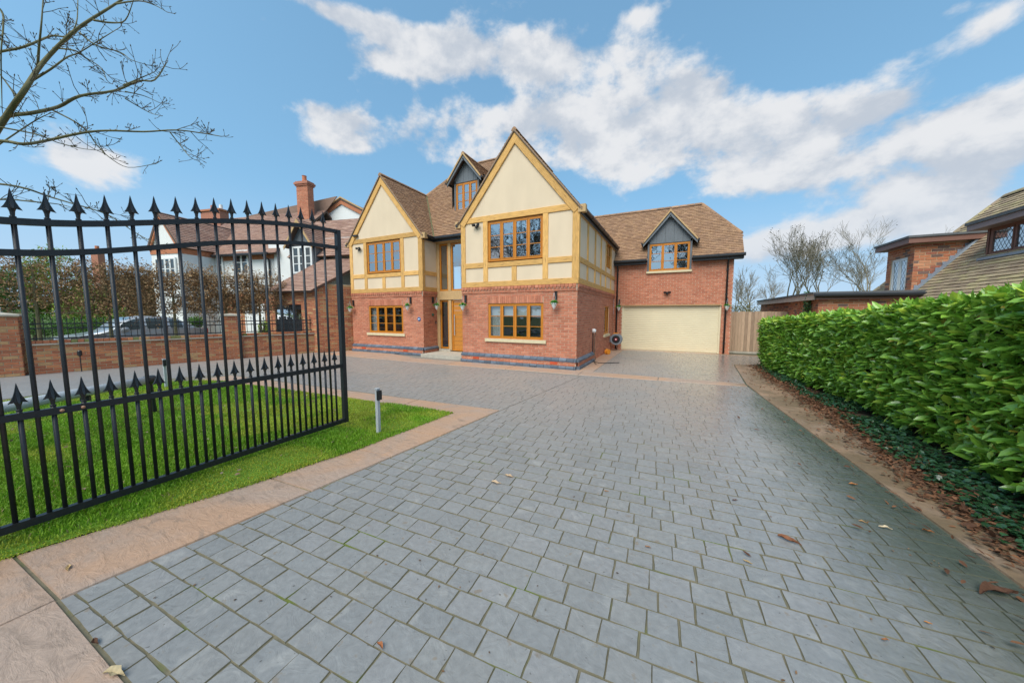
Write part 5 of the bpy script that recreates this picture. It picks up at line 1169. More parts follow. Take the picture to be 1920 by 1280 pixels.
# ================================================================== fence by the garage
FY = 15.95; t = thing('side_fence', 'tall weathered close boarded fence and gate right of the garage', 'fence', (2.9, FY, 0)); x = 2.02; r = random.Random(4)
while x < 3.86:
    h = 1.66 + r.uniform(-.012, .012) + (.0 if x > 3.02 else 0); mb = MB(); mb.box(x, x + .098, FY + r.uniform(0, .008), FY + .024, .07, h); mb.build('board', M_fence, t); x += .103
for z in (.4, 1.45): mb = MB(); mb.box(2.02, 3.86, FY + .026, FY + .07, z, z + .08); mb.build('rail', M_fence, t)
mb = MB(); mb.box(2.02, 3.86, FY - .004, FY + .03, -.01, .066); mb.build('gravel_board', M_coping, t)

# ================================================================== bungalow on the right
bung = thing('bungalow', 'brown tiled bungalow with brick dormer behind the hedge', 'house', (8.5, 13, 0))
DY = 13.5; rx0, rz0 = 6.07, 2.23; BS = 1.23
def on_roof(px, py):      # where a sight line meets the bungalow's near slope
    d = ray(px, py); s_ = (rz0 - BS * rx0 - CAMH) / (d[2] - BS * d[0]); return Cv + d * s_
rz = lambda x: rz0 + BS * (x - rx0); R1 = on_roof(1885, 368); ridz = R1[2]; ridx = R1[0]; ex0 = 5.75; ez = rz(ex0); far_y = on_roof(1790, 437)[1]; yend = R1[1] + (R1[0] - ex0) * .55
hipb = (ex0, yend, ez)
BN = -11.0
d1a, d1b = DY, DY + 1.33; dz = 3.70; dxf = 6.0
w2 = on_roof(1853, 480); d2y1 = w2[1]; d2x = w2[0]; d2z0 = w2[2]; d2y0 = d2y1 - 2.6; d2top = onx(1860, 428, d2x)[2]
roof_slope(bung, RP((ex0, yend, ez), (ex0, 5.2, ez), (ridx, 5.2, ridz), (ridx, R1[1], ridz)), pal=TILE_B, tw=.27, gauge=.105, seed=61)
roof_slope(bung, RP((ridx * 2 - ex0, yend, ez), (ex0, yend, ez), (ridx, R1[1], ridz)), pal=TILE_B, tw=.27, gauge=.105, seed=62)
roof_slope(bung, RP((2 * ridx - ex0, 5.2, ez), (2 * ridx - ex0, yend, ez), (ridx, R1[1], ridz), (ridx, 5.2, ridz)), tiles=False, pal=TILE_B, seed=63)
ridge(bung, (ridx, 5.2, ridz + .02), (ridx, R1[1], ridz + .02), pal=TILE_B); ridge(bung, (ex0, yend, ez + .02), (ridx, R1[1], ridz + .02), pal=TILE_B, r=.08)
brick_wall(bung, 'brick_wall', frame((ex0 + .35, yend - .3, 0), -Y, -X), yend - 5.6, ez + .1, pal=STOCK, mortar=M_mortar_pale, seed=64)
mb = MB(); mb.prism([(ex0 + .35, 5.5, 0), (2 * ridx - ex0 - .35, 5.5, 0), (2 * ridx - ex0 - .35, 5.5, ez), (ridx, 5.5, ridz - .15), (ex0 + .35, 5.5, ez)], Y * .2); mb.build('gable_wall', M_mortar_pale, bung)
mb = MB(); mb.box(ex0 + .35, 2 * ridx - ex0 - .35, yend - .6, yend - .4, 0, ez); mb.build('end_wall', M_mortar_pale, bung)
# brick dormer with flat roof: near cheek cut by the slope, leaded window in its face
cz = dz - .16; wz0 = rz(dxf) - .12; base_x = lambda z: rx0 + (z - rz0) / BS
fc = frame((dxf, DY, wz0), X, FN); wlen = base_x(cz) - dxf
brick_wall(bung, 'dormer_cheek', fc, wlen, cz - wz0, pal=STOCK, mortar=M_mortar_pale, seed=66, indiv=150, clip=lambda u, z: u < (base_x(wz0 + z) - dxf) + .08, hclip=[(0, 0), (.1, 0), (wlen, cz - wz0), (0, cz - wz0)])
ff = frame((dxf, d1b, wz0), -Y, -X); wy0 = onx(1670, 500, dxf)
brick_wall(bung, 'dormer_front', ff, d1b - d1a, cz - wz0, [(.26, 1.05, .13, 1.20)], pal=STOCK, mortar=M_mortar_pale, seed=67)
window(bung, frame((dxf, d1b - .26, wz0 + .13), -Y, -X), .79, 1.07, 2, 1, m=M_wpaint, glass=M_glassn, lead=True, room=.5, blind=.98)
mb = MB(); mb.fbox(frame((dxf, d1b - .26, wz0), -Y, -X), -.06, .85, -.05, .05, .085, .126); mb.build('sill', M_mortar, bung)
M_brownboard = mat('brown_fascia', (.20, .095, .07), .5, var=.08); M_felt = mat('roof_felt', (.10, .105, .11), .7, var=.2, vscale=8)
mb = MB(); mb.box(dxf - .22, base_x(dz) + .25, d1a - .20, d1b + .2, dz - .16, dz - .02); mb.build('dormer_fascia', M_brownboard, bung)
mb = MB(); mb.box(dxf - .25, base_x(dz) + .28, d1a - .23, d1b + .23, dz - .018, dz + .04); mb.build('dormer_flat_roof', M_felt, bung)
mb = MB(); mb.prism([(dxf + .02, DY - .03, rz(dxf + .02) + .03), (base_x(cz), DY - .03, cz + .03), (base_x(cz), DY - .16, cz + .03), (dxf + .02, DY - .16, rz(dxf + .02) + .03)], (-.03, 0, .03)); mb.build('lead_flashing', mat('lead_sheet', (.25, .29, .34), .5, var=.1), bung)
for k in range(9):      # stepped flashing
    u0 = .05 + k * wlen / 9; z0 = rz(dxf + u0) + .02; mb = MB(); mb.box(dxf + u0, dxf + u0 + wlen / 9 - .004, DY - .016, DY - .006, z0, z0 + .16); mb.build('lead_step', MATS['lead_sheet'], bung)
# second dormer, wide leaded window in brown frames
fd = frame((d2x - .02, d2y1, d2z0), -Y, -X); hh = d2top - d2z0
window(bung, frame((d2x - .02, d2y1, d2z0), -Y, -X), 2.5, hh, 4, 1, m=M_brownboard, glass=M_glassn, lead=True, room=.5, fw=.055, blind=.98)
mb = MB(); mb.prism([(d2x, d2y1 + .04, d2z0), (base_x(d2top + .1), d2y1 + .04, d2top + .05), (d2x, d2y1 + .04, d2top + .05)], Y * .05); mb.build('dormer_cheek', M_brownboard, bung)
mb = MB(); mb.box(d2x - .28, base_x(d2top + .2) + .1, d2y1 - 2.8, d2y1 + .22, d2top + .0, d2top + .13); mb.build('dormer_fascia', mat('mauve_fascia', (.26, .18, .17), .5, var=.08), bung)
mb = MB(); mb.box(d2x - .31, base_x(d2top + .3) + .1, d2y1 - 2.8, d2y1 + .25, d2top + .132, d2top + .20); mb.build('dormer_flat_roof', M_felt, bung)
mb = MB(); mb.box(d2x - .12, d2x + .05, d2y1 - 2.55, d2y1 + .12, d2z0 - .09, d2z0 - .03); mb.build('lead_apron', MATS['lead_sheet'], bung)
# flat roofed side garage in front of it
sg = thing('flat_roof_garage', 'low brick flat roofed garage just behind the hedge', 'garage', (5, 15, 0)); SX, SY = 3.86, 13.0; SZ = 2.02
brick_wall(sg, 'brick_wall', frame((SX, SY, 0), X, FN), 3.4, SZ, [(1.2, 2.3, .9, 1.72)], pal=STOCK, mortar=M_mortar_pale, seed=71, indiv=260)
brick_wall(sg, 'brick_wall', frame((SX, SY + 7.4, 0), -Y, -X), 7.4, SZ, pal=STOCK, mortar=M_mortar_pale, seed=72)
mb = MB(); mb.fbox(frame((SX, SY, 0), X, FN), 1.2, 2.3, -.09, -.03, .9, 1.72); mb.build('window_board', M_brownboard, sg)
mb = MB(); mb.box(SX - .10, SX + 3.6, SY - .14, SY - .11, SZ - .02, SZ + .15); mb.build('front_fascia', M_brownboard, sg); mb = MB(); mb.box(SX - .14, SX - .11, SY - .10, SY + 7.5, SZ - .02, SZ + .15); mb.build('side_fascia', mat('pale_board', (.5, .40, .33), .6, var=.1, coords='World'), sg)
mb = MB(); mb.box(SX - .17, SX + 3.65, SY - .10, SY + 7.5, SZ + .152, SZ + .21); mb.build('flat_roof', M_felt, sg)
mb = MB(); mb.tube([(SX - .16, SY - .19, SZ + .11), (SX + 3.65, SY - .19, SZ + .08)], .06, 8); mb.build('gutter', M_black, sg)
p = onx(1519, 575, SX); g = np.random.default_rng(3); n = 900; z = g.uniform(.3, 2.28, n); P = np.stack([SX - .03 - .09 * g.random(n), p[1] + g.normal(0, .13, n), z], 1); tt = g.random(n)[:, None]; Ln = g.uniform(.04, .075, n)
iv = thing('wall_ivy', 'column of dark ivy climbing the flat roofed garage wall', 'ivy', (SX, p[1], 0)); leaves_obj('foliage', iv, P, unit(n, g) + [-.3, 0, -.4], unit(n, g) * .6 + [-1, 0, .3], Ln, Ln * .9, np.array([.03, .085, .02]) * (1 - tt) + np.array([.08, .18, .04]) * tt, M_leaf)
mb = MB(); mb.tube([(SX - .02, p[1], 0), (SX - .02, p[1] + .05, 1.2), (SX - .02, p[1] - .03, 2.1)], [.03, .02, .01], 5); mb.build('stem', M_bark, iv)

# ================================================================== bare trees
def bare_tree(name, lab, base, h, spread, seed, cat='tree', group=None, levels=4, trunk_r=.16, m=M_bark, leafdots=0, dotcol=(.05, .045, .03), lean=(0, 0), fork=.28, twig=.006):
    base = np.asarray(base, float); t = thing(name, lab, cat, tuple(base), group); r = random.Random(seed); tb, cb = MB(), MB(); tips = []
    def grow(p, d, L, rad, lev, mb):
        n = 4 if lev > 1 else 3; pts = [p]; rads = [rad]; q = d.copy()
        for k in range(n):
            q = q + np.array([r.gauss(0, .12), r.gauss(0, .12), r.gauss(.05, .06)]); q /= np.linalg.norm(q); pts.append(pts[-1] + q * L / n); rads.append(max(twig, rad * (1 - .55 * (k + 1) / n)))
        mb.tube(pts, rads, 6 if lev > 2 else (4 if lev > 1 else 3), cap=False)
        if lev == 0: tips.append(pts[-1]); return
        nb = r.randint(3, 4) + (1 if lev <= 2 else 0)
        for k in range(nb):
            f = r.uniform(.35, 1) if k else 1.0; i = min(n - 1, int(f * n)); pp = pts[i] + (pts[i + 1] - pts[i]) * (f * n - i) if i < n else pts[-1]
            a = r.uniform(0, 6.28); sp = r.uniform(.35, .8) * spread; ax = np.cross(q, [0.3, .2, 1]); ax /= np.linalg.norm(ax) + 1e-9; ay = np.cross(q, ax)
            nd = q * math.cos(sp) + (ax * math.cos(a) + ay * math.sin(a)) * math.sin(sp); nd[2] += .12; nd /= np.linalg.norm(nd)
            grow(pp, nd, L * r.uniform(.58, .82), rads[i] * .72, lev - 1, cb)
    d0 = np.array([lean[0], lean[1], 1.]); d0 /= np.linalg.norm(d0); grow(base, d0, h * fork, trunk_r, levels, tb)
    tb.build('trunk', m, t); cb.build('crown', m, t)
    if leafdots:
        g = np.random.default_rng(seed); T = np.array(tips); P = T[g.integers(0, len(T), leafdots)] + g.normal(0, .12, (leafdots, 3)); Ln = g.uniform(.07, .15, leafdots)
        leaves_obj('seed_clusters', t, P, unit(leafdots, g), unit(leafdots, g), Ln, Ln * .7, np.tile(dotcol, (leafdots, 1)) * g.uniform(.6, 1.4, (leafdots, 1)), M_dry, simple=True)
    return t
def at_ground(px, D): p = dep(px, HZ, D); return np.array([p[0], p[1], -.03])
TREES = [(1490, 27, 11.0, .85, 11, 'bare tree with dark seed clusters just right of the fence', 260), (1545, 26, 11.5, .82, 12, 'upright bare tree with dense dark seed clusters behind the garage roof', 360), (1645, 30, 13.8, .88, 13, 'wide bare tree left of the brick dormer', 120),
         (1600, 38, 11, .8, 14, 'smaller pale bare tree low behind the garage roof', 0), (1720, 40, 15.0, .75, 15, 'distant bare tree rising above the brick dormer', 40), (1408, 36, 9.0, .8, 16, 'thin grey bare tree beside the house corner', 0),
         (1445, 48, 11, .9, 17, 'distant grey bare tree above the fence', 0), (1790, 44, 16.5, .75, 18, 'far bare treetop showing over the flat dormer roof', 40), (1380, 44, 9.5, .9, 19, 'pale bare tree mostly hidden behind the garage corner', 0)]
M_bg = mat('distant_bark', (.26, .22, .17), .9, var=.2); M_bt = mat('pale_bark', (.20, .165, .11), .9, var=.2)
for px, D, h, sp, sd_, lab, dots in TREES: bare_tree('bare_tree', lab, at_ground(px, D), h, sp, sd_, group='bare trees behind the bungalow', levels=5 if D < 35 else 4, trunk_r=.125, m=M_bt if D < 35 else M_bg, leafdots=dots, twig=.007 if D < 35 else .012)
def bush(name, lab, c, rad, n, cols, seed, cat='bush', group=None, ll=(.10, .2), trunk=True, simple=True, wd=.5, clumps=26):
    c = np.asarray(c, float); t = thing(name, lab, cat, (c[0], c[1], 0), group); g = np.random.default_rng(seed); K = unit(clumps, g) * g.random((clumps, 1)) ** .4 * np.array(rad) * .8; ci = g.integers(0, clumps, n)
    P = c + K[ci] + unit(n, g) * np.array(rad) * .32 * g.random((n, 1)) ** .5; P = P[P[:, 2] > .02]; n = len(P); ci = ci[:n]; tt = (g.random(n) * .5 + .5 * g.random(clumps)[ci])[:, None]; Ln = g.uniform(*ll, n)
    leaves_obj('crown', t, P, unit(n, g) + [0, 0, -.1], unit(n, g) * .6 + [0, 0, 1], Ln, Ln * wd, np.array(cols[0]) * (1 - tt) + np.array(cols[1]) * tt, M_foli, simple=simple)
    if trunk: mb = MB(); mb.tube([(c[0], c[1], -.05), (c[0] + .05, c[1], c[2]), (c[0], c[1] + .05, c[2] + rad[2] * .6)], [.09, .06, .02], 6); mb.build('trunk', M_bark, t)
    return t
OL = ((.13, .12, .05), (.26, .23, .10))
bush('hawthorn_bush', 'brown twiggy bush showing over the fence beside the garage', [*at_ground(1405, 33)[:2], 1.6], (2.6, 2.2, 1.6), 3000, OL, 3); bush('hawthorn_bush', 'olive twiggy bush behind the flat roofed garage', [*at_ground(1475, 40)[:2], 1.8], (4, 3, 1.5), 3000, OL, 4)

# ================================================================== neighbour's house on the left
ca, sa_ = 2640 / 2712.3, 622 / 2712.3
NU = Rv * ca - np.array([-math.sin(YAW), math.cos(YAW), 0]) * sa_; NV = np.cross(ZZ, NU)      # right along its front, and away from us
NO = dep(400, HZ, 18.0); NO = np.array([NO[0], NO[1], 0]); NN = -NV
def nuz(px, py, v=0.0):      # (u, z) on the plane v metres behind its front
    d = ray(px, py); o = NO + NV * v; s_ = ((o - Cv) @ NV) / (d @ NV); q = Cv + d * s_; return float((q - o) @ NU), float(q[2])
nb = thing('neighbour_house', 'white rendered neighbouring house with brick bands and tall chimney behind the gate', 'house', tuple(NO))
def nq(u, v, z): return NO + NU * u + NV * v + ZZ * z
NT = [(.33, .20, .15), (.36, .22, .165), (.30, .18, .14), (.35, .225, .175)]
def nbox(name, m, u0, u1, v0, v1, z0, z1): mb = MB(); mb.fbox(lambda u, n, z: nq(u, n, z), u0, u1, v1, v0, z0, z1); return mb.build(name, m, nb)
def nplane(name, m, pts, th=.12): mb = MB(); mb.prism([nq(*p) for p in pts], NV * th); return mb.build(name, m, nb)
uL, zE_ = nuz(362, 474); uR, _ = nuz(512, 452); zE_ = 4.6
u_g0, _ = nuz(283, 470, -1.6); u_g1, _ = nuz(338, 470, -1.6); zge = nuz(335, 463, -1.6)[1]; zga = nuz(300, 398, -1.6)[1]; ugm = nuz(300, 398, -1.6)[0]
# main front, first floor white, ground floor brick
ffn = frame(nq(uL - .5, 0, 0), NU, NN)
nbox('render_wall', M_white, uL - .5, uR, 0.0, .2, 2.62, zE_ - .25); nbox('brick_band', M_brick if False else mat('orange_brick_far', (.46, .17, .08), .85, var=.2, vscale=14, coords='World'), uL - .5, uR, -.03, .2, zE_ - .248, zE_)
MBR = MATS['orange_brick_far']
brick_wall(nb, 'brick_wall', ffn, uR - uL + .5, 2.6, pal=ORANGE, mortar=M_mortar_pale, seed=81)
# projecting gabled wing
fwg = frame(nq(u_g0, -1.6, 0), NU, NN); ww = u_g1 - u_g0
nbox('render_wall', M_white, u_g0, u_g1, -1.6, 0, 0, zge - .3); nbox('brick_band', MBR, u_g0 - .02, u_g1 + .02, -1.63, 0, zge - .298, zge - .02)
nplane('gable_panel', M_white, [(u_g0, -1.6, zge), (u_g1, -1.6, zge), (ugm, -1.6, zga - .1)]); 
for s_, ue in ((-1, u_g0 - .12), (1, u_g1 + .12)):
    mb = MB(); mb.prism([nq(ue, -1.68, zge - .05), nq(ugm, -1.68, zga), nq(ugm, -1.68, zga - .28), nq(ue - s_ * .16, -1.68, zge - .14)], NV * .07); mb.build('brick_verge', MBR, nb)
roof_slope(nb, RP(nq(u_g1 + .12, -1.7, zge), nq(u_g1 + .12, 6, zge), nq(ugm, 6, zga), nq(ugm, -1.7, zga)), pal=NT, tw=.3, gauge=.12, seed=82)
roof_slope(nb, RP(nq(u_g0 - .12, 6, zge), nq(u_g0 - .12, -1.7, zge), nq(ugm, -1.7, zga), nq(ugm, 6, zga)), tiles=False, pal=NT, seed=83)
# main roof, ridge parallel to the front
zrd = nuz(500, 404, 3.2)[1]; roof_slope(nb, RP(nq(uL - 1.2, -.3, zE_), nq(uR + .4, -.3, zE_), nq(uR + .4, 3.2, zrd), nq(uL - 1.2, 3.2, zrd)), pal=NT, tw=.3, gauge=.12, seed=84)
roof_slope(nb, RP(nq(uR + .4, 6.7, zE_), nq(uL - 1.2, 6.7, zE_), nq(uL - 1.2, 3.2, zrd), nq(uR + .4, 3.2, zrd)), tiles=False, pal=NT, seed=85)
mb = MB(); mb.tube([nq(u_g1 + .2, -.36, zE_ - .03), nq(uR, -.36, zE_ - .03)], .06, 6); mb.build('gutter', M_black, nb)
for a, b_ in (((385, 476), (422, 516)), ((441, 470), (470, 520))):
    u0, z1 = nuz(*a); u1, z0 = nuz(*b_); z0 = z1 - 1.25; window(nb, frame(nq(u0, -.10, z0), NU, NN), u1 - u0, z1 - z0, 2 if u1 - u0 < 1.2 else 3, 2, m=M_wpaint, glass=M_farpane, room=0, barw=.03)
u0, z1 = nuz(300, 484, -1.6); window(nb, frame(nq(u_g0 + ww * .16, -1.70, z1 - 1.1), NU, NN), ww * .7, 1.1, 4, 2, m=M_wpaint, glass=M_farpane, room=0, barw=.03)
u0, z1 = nuz(395, 592); nbox('front_door', M_wpaint, u0, u0 + .9, -.06, 0, 0, 2.0); u0, _ = nuz(462, 600); nbox('french_window', M_wpaint, u0, u0 + 1.3, -.06, 0, 0, 2.1)
mb = MB(); u0, _ = nuz(507, 500); mb.tube([nq(u0, -.06, 2.7), nq(u0, -.06, 4.3), nq(u0 - .15, -.3, 4.5)], .04, 6); mb.build('downpipe', M_black, nb)
# right hand block: gable to the side with dormer and lean-to over a garage
v2 = -.6; a0, a1 = nuz(512, 500, v2)[0], nuz(655, 500, v2)[0]
nbox('render_wall', M_white, a0 - .9, a1 + 1.0, v2 + .6, v2 + .8, 2.6, 5.2); zl0 = nuz(560, 545, v2 - 2.2)[1]; zl1 = nuz(560, 502, v2)[1]
lu0, lu1 = nuz(500, 540, v2 - 2.2)[0], nuz(578, 540, v2 - 2.2)[0]
roof_slope(nb, RP(nq(lu0, v2 - 2.3, zl0), nq(lu1 + .2, v2 - 2.3, zl0), nq(lu1 + 1.5, v2, zl1 + .35), nq(lu0 + .8, v2, zl1 + .35)), pal=NT, tw=.3, gauge=.12, seed=86)
fr2 = frame(nq(lu0 + .1, v2 - 2.0, 0), NU, NN); g0, g1 = nuz(509, 600, v2 - 2)[0] - lu0 - .1, nuz(566, 600, v2 - 2)[0] - lu0 - .1
brick_wall(nb, 'brick_wall', fr2, lu1 - lu0 + .1, zl0, [(max(.05, g0), g1, 0, 1.95)], pal=ORANGE, mortar=M_mortar_pale, seed=87)
brick_wall(nb, 'brick_wall', frame(nq(lu1 + .2, v2 - 2.0, 0), NU * .55 + NV * .835, NU * .835 - NV * .55), 3.4, zl0 + .3, pal=ORANGE, mortar=M_mortar_pale, seed=88)
gdn = nbox('garage_door', M_black, lu0 + .1 + max(.05, g0), lu0 + .1 + g1, v2 - 1.95, v2 - 1.9, 0, 1.95)
for k in range(4): mb = MB(); w_ = (g1 - max(.05, g0)) / 4; u_ = lu0 + .1 + max(.05, g0) + k * w_; mb.fbox(lambda u, n, z: nq(u, n, z), u_ + .05, u_ + w_ - .05, v2 - 1.955, v2 - 1.965, 1.35, 1.75); mb.build('pane', M_glassn, gdn)
for k in range(6): mb = MB(); mb.fbox(lambda u, n, z: nq(u, n, z), lu0 + .1 + max(.05, g0), lu0 + .1 + g1, v2 - 1.952, v2 - 1.975, .1 + k * .2, .27 + k * .2); mb.build('door_panel', M_black, gdn)
# dormer with white window and grey gable
dv = v2 - .3; du0, dz1 = nuz(549, 463, dv); du1, dz0 = nuz(588, 512, dv); dzt = nuz(560, 413, dv)[1]; dm = (du0 + du1) / 2
nbox('dormer_wall', M_lead, du0 - .15, du1 + .15, dv + .02, dv + 1.5, dz0 - .3, dz1 + .15)
window(nb, frame(nq(du0, dv - .08, dz0), NU, NN), du1 - du0, dz1 - dz0, 3, 3, m=M_wpaint, glass=M_farpane, room=0, barw=.03)
nplane('dormer_gable', M_lead, [(du0 - .1, dv, dz1 + .05), (du1 + .1, dv, dz1 + .05), (dm, dv, dzt - .1)])
for s_ in (-1, 1):
    ue = dm + s_ * (du1 - du0) * .72; p_ = [nq(ue, dv - .25, dz1 - .05), nq(ue, dv + 2, dz1 - .05), nq(dm, dv + 2, dzt), nq(dm, dv - .25, dzt)]
    if s_ < 0: p_ = [p_[1], p_[0], p_[3], p_[2]]
    roof_slope(nb, RP(*p_), pal=NT, tw=.3, gauge=.12, thick=.05, seed=90 + s_)
    mb = MB(); mb.prism([p_[1 if s_ < 0 else 0], nq(dm, dv - .25, dzt), nq(dm, dv - .25, dzt - .16), p_[1 if s_ < 0 else 0] - ZZ * .12], -NV * .03); mb.build('barge_board', M_oakpale, nb)
# roof right of the dormer, rear gable, chimney
e0, _ = nuz(585, 470, v2); e1, _ = nuz(668, 480, v2); ez2 = nuz(640, 500, v2)[1] + .5; zr2 = nuz(620, 414, v2 + 1.6)[1]
roof_slope(nb, RP(nq(e0 - 1.2, v2 - .2, ez2), nq(e1 + 1.5, v2 - .2, ez2), nq(e1 + 1.5, v2 + 1.6, zr2), nq(e0 - 1.2, v2 + 1.6, zr2)), pal=NT, tw=.3, gauge=.12, seed=93)
vg = 3.6; r0, rz_0 = nuz(585, 402, vg); rm, rzm = nuz(640, 372, vg); r1 = 2 * rm - r0; zlow = rz_0 - .4
nplane('gable_panel', M_white, [(r0, vg, zlow - 2), (r1, vg, zlow - 2), (r1, vg, zlow), (rm, vg, rzm - .1), (r0, vg, zlow)])
for s_, ue in ((-1, r0 - .2), (1, r1 + .2)):
    mb = MB(); mb.prism([nq(ue, vg - .08, zlow - .05), nq(rm, vg - .08, rzm), nq(rm, vg - .08, rzm - .34), nq(ue, vg - .08, zlow - .38)], NV * .07); mb.build('brick_verge', MBR, nb)
    mb = MB(); mb.prism([nq(ue, vg - .12, zlow + .03), nq(rm, vg - .12, rzm + .08), nq(rm, vg - .12, rzm), nq(ue, vg - .12, zlow - .05)], NV * .1); mb.build('barge_board', M_oakpale, nb)
    roof_slope(nb, RP(*( [nq(ue, vg - .1, zlow), nq(ue, vg + 5, zlow), nq(rm, vg + 5, rzm), nq(rm, vg - .1, rzm)] if s_ > 0 else [nq(ue, vg + 5, zlow), nq(ue, vg - .1, zlow), nq(rm, vg - .1, rzm), nq(rm, vg + 5, rzm)])), tiles=False, pal=NT, seed=95 + s_)
nplane('rear_roof', mat('far_roof', (.24, .15, .11), .85, var=.15, vscale=3, coords='World'), [(nuz(470, 410, vg)[0], vg - .3, zlow - .5), (r0 + .3, vg - .3, zlow - .5), (rm - .05, vg - .3, rzm + .02), (rm - .2, vg - .3, rzm + .02), (nuz(470, 410, vg)[0], vg - .3, nuz(470, 408, vg)[1])], .05)
vc = 2.4; c0, c1 = nuz(555, 345, vc)[0], nuz(576, 345, vc)[0]; zc = nuz(567, 348, vc)[1]; cw_ = c1 - c0
fch = frame(nq(c0, vc, 3.5), NU, NN); ch = brick_wall(nb, 'chimney', fch, cw_, zc - 3.5, pal=RED, mortar=M_mortar_pale, seed=97)
brick_wall(nb, 'chimney', frame(nq(c1, vc, 3.5), NV, NU), cw_ * .55, zc - 3.5, pal=RED, mortar=M_mortar_pale, seed=98)
nbox('chimney_core', M_mortar_pale, c0 + .02, c1 - .02, vc + .02, vc + cw_ * .55, 3.5, zc - .01)
for k, (e, z0, z1) in enumerate(((.05, zc + .002, zc + .08), (.09, zc + .082, zc + .18), (.04, zc + .182, zc + .25))): nbox('chimney_course', mat('chimney_brick', (.40, .16, .10), .85, var=.2, vscale=15, coords='World'), c0 - e, c1 + e, vc - e, vc + cw_ * .55 + e, z0, z1)
mb = MB(); mb.lathe(nq((c0 + c1) / 2, vc + cw_ * .28, zc + .25), [(.14, 0), (.12, .05), (.11, .32), (.13, .36)], 10); mb.build('chimney_pot', mat('terracotta_pot', (.5, .17, .08), .8), nb)
s0, s1 = nuz(376, 400, 4.5)[0], nuz(412, 400, 4.5)[0]; zs_ = nuz(390, 396, 4.5)[1]; nbox('chimney_stack', MATS['chimney_brick'], s0, s1, 4.5, 5.1, 4, zs_); nbox('chimney_cap', MBR, s0 - .08, s1 + .08, 4.42, 5.18, zs_ + .002, zs_ + .12)
for k in range(2): mb = MB(); mb.lathe(nq(s0 + (s1 - s0) * (.4 + .45 * k), 4.8, zs_ + .12), [(.13, 0), (.11, .05), (.10, .35)], 10); mb.build('chimney_pot', MATS['terracotta_pot'] if k == 0 else M_white, nb)
# another house far left with its chimney
fh = dep(188, HZ, 34); t = thing('far_house', 'distant brick house with a tall chimney among the trees', 'house', (fh[0], fh[1], 0)); zt_ = dep(188, 462, 34)[2]
f = frame((fh[0], fh[1], 0), Rv, -np.array([-math.sin(YAW), math.cos(YAW), 0]))
mb = MB(); mb.fbox(f, -.35, .35, -.6, 0, 2.5, zt_ - .5); mb.build('chimney', MATS['chimney_brick'], t); mb = MB(); mb.lathe(f(0, -.3, zt_ - .5), [(.16, 0), (.15, .5)], 8); mb.build('chimney_pot', MATS['terracotta_pot'], t)
mb = MB(); mb.fbox(f, -.2, 3, -5, -.2, 0, 3.2); mb.build('wall', MBR, t); mb = MB(); mb.prism([f(-.5, 0, 3.2), f(-.5, -5.2, 3.2), f(-.5, -2.6, 5.6)], Rv * 3.8); mb.build('roof', MATS['far_roof'], t)
# ================================================================== parked car
cY0 = onx(78, 620, -17.6)[1]; cY1 = onx(372, 620, -17.6)[1]; CL = cY1 - cY0
car = thing('parked_car', 'silver saloon car parked behind the black railing', 'car', (-17.6, (cY0 + cY1) / 2, 0)); fcar = lambda s_, w, z: np.array([-17.6 + w, cY0 + s_ * CL, z])
prof = [(0, .55, .62, .62, .62), (.015, .40, .72, .72, .72), (.06, .30, .80, .80, .78), (.14, .28, .86, .86, .84), (.28, .26, .95, .95, .86), (.33, .26, .98, 1.02, .87), (.40, .26, .99, 1.30, .87), (.47, .26, 1.0, 1.45, .87), (.56, .26, 1.01, 1.50, .87), (.68, .26, 1.02, 1.49, .87), (.78, .26, 1.03, 1.38, .87), (.86, .28, 1.03, 1.15, .86), (.90, .30, 1.03, 1.06, .85), (.97, .36, .98, .98, .82), (1.0, .5, .80, .80, .74)]
mb = MB(); vs = []; K = 10
for s_, zlo, zb2, zt2, hw_ in prof:
    tw_ = hw_ * (.97 if zt2 - zb2 < .05 else .97 - .26 * min(1, (zt2 - zb2) / .48))
    ring = [(hw_ * .93, zlo), (hw_, zlo + (zb2 - zlo) * .35), (hw_ * 1.0, zlo + (zb2 - zlo) * .75), (hw_ * .965, zb2), (tw_, zt2)]
    vs += [fcar(s_, w, z) for w, z in ring] + [fcar(s_, -w, z) for w, z in ring[::-1]]
fs_ = [(i * K + j, i * K + (j + 1) % K, (i + 1) * K + (j + 1) % K, (i + 1) * K + j) for i in range(len(prof) - 1) for j in range(K)] + [tuple(range(K))[::-1], tuple(range((len(prof) - 1) * K, len(prof) * K))]
mb.add(vs, fs_); mb.build('body', M_car, car, smooth=True)
M_cglass = mat('car_glass', (.05, .07, .075), .08, var=.05, spec=.9, coat=.5)
def side_glass(s0, s1, cut=.0):
    q = MB(); P_ = [];
    def at_s(s_): 
        cols = list(zip(*prof)); zb2 = np.interp(s_, cols[0], cols[2]); zt2 = np.interp(s_, cols[0], cols[3]); h_ = np.interp(s_, cols[0], cols[4]); tw_ = h_ * (.97 - .26 * min(1, (zt2 - zb2) / .48)); return zb2, zt2, h_, tw_
    for sg_ in (1, -1):
        q = MB(); lo, hi = [], []
        for s_ in np.linspace(s0, s1, 6):
            zb2, zt2, h_, tw_ = at_s(s_); f0, f1 = .10, .86; lo.append(fcar(s_, sg_ * (h_ * .965 + (tw_ - h_ * .965) * f0 + .008), zb2 + (zt2 - zb2) * f0)); hi.append(fcar(s_, sg_ * (h_ * .965 + (tw_ - h_ * .965) * f1 + .008), zb2 + (zt2 - zb2) * f1))
        q.add(lo + hi, [(i, i + 1, 7 + i, 6 + i) for i in range(5)]); q.build('side_window', M_cglass, car)
side_glass(.385, .53); side_glass(.55, .69); side_glass(.71, .80)
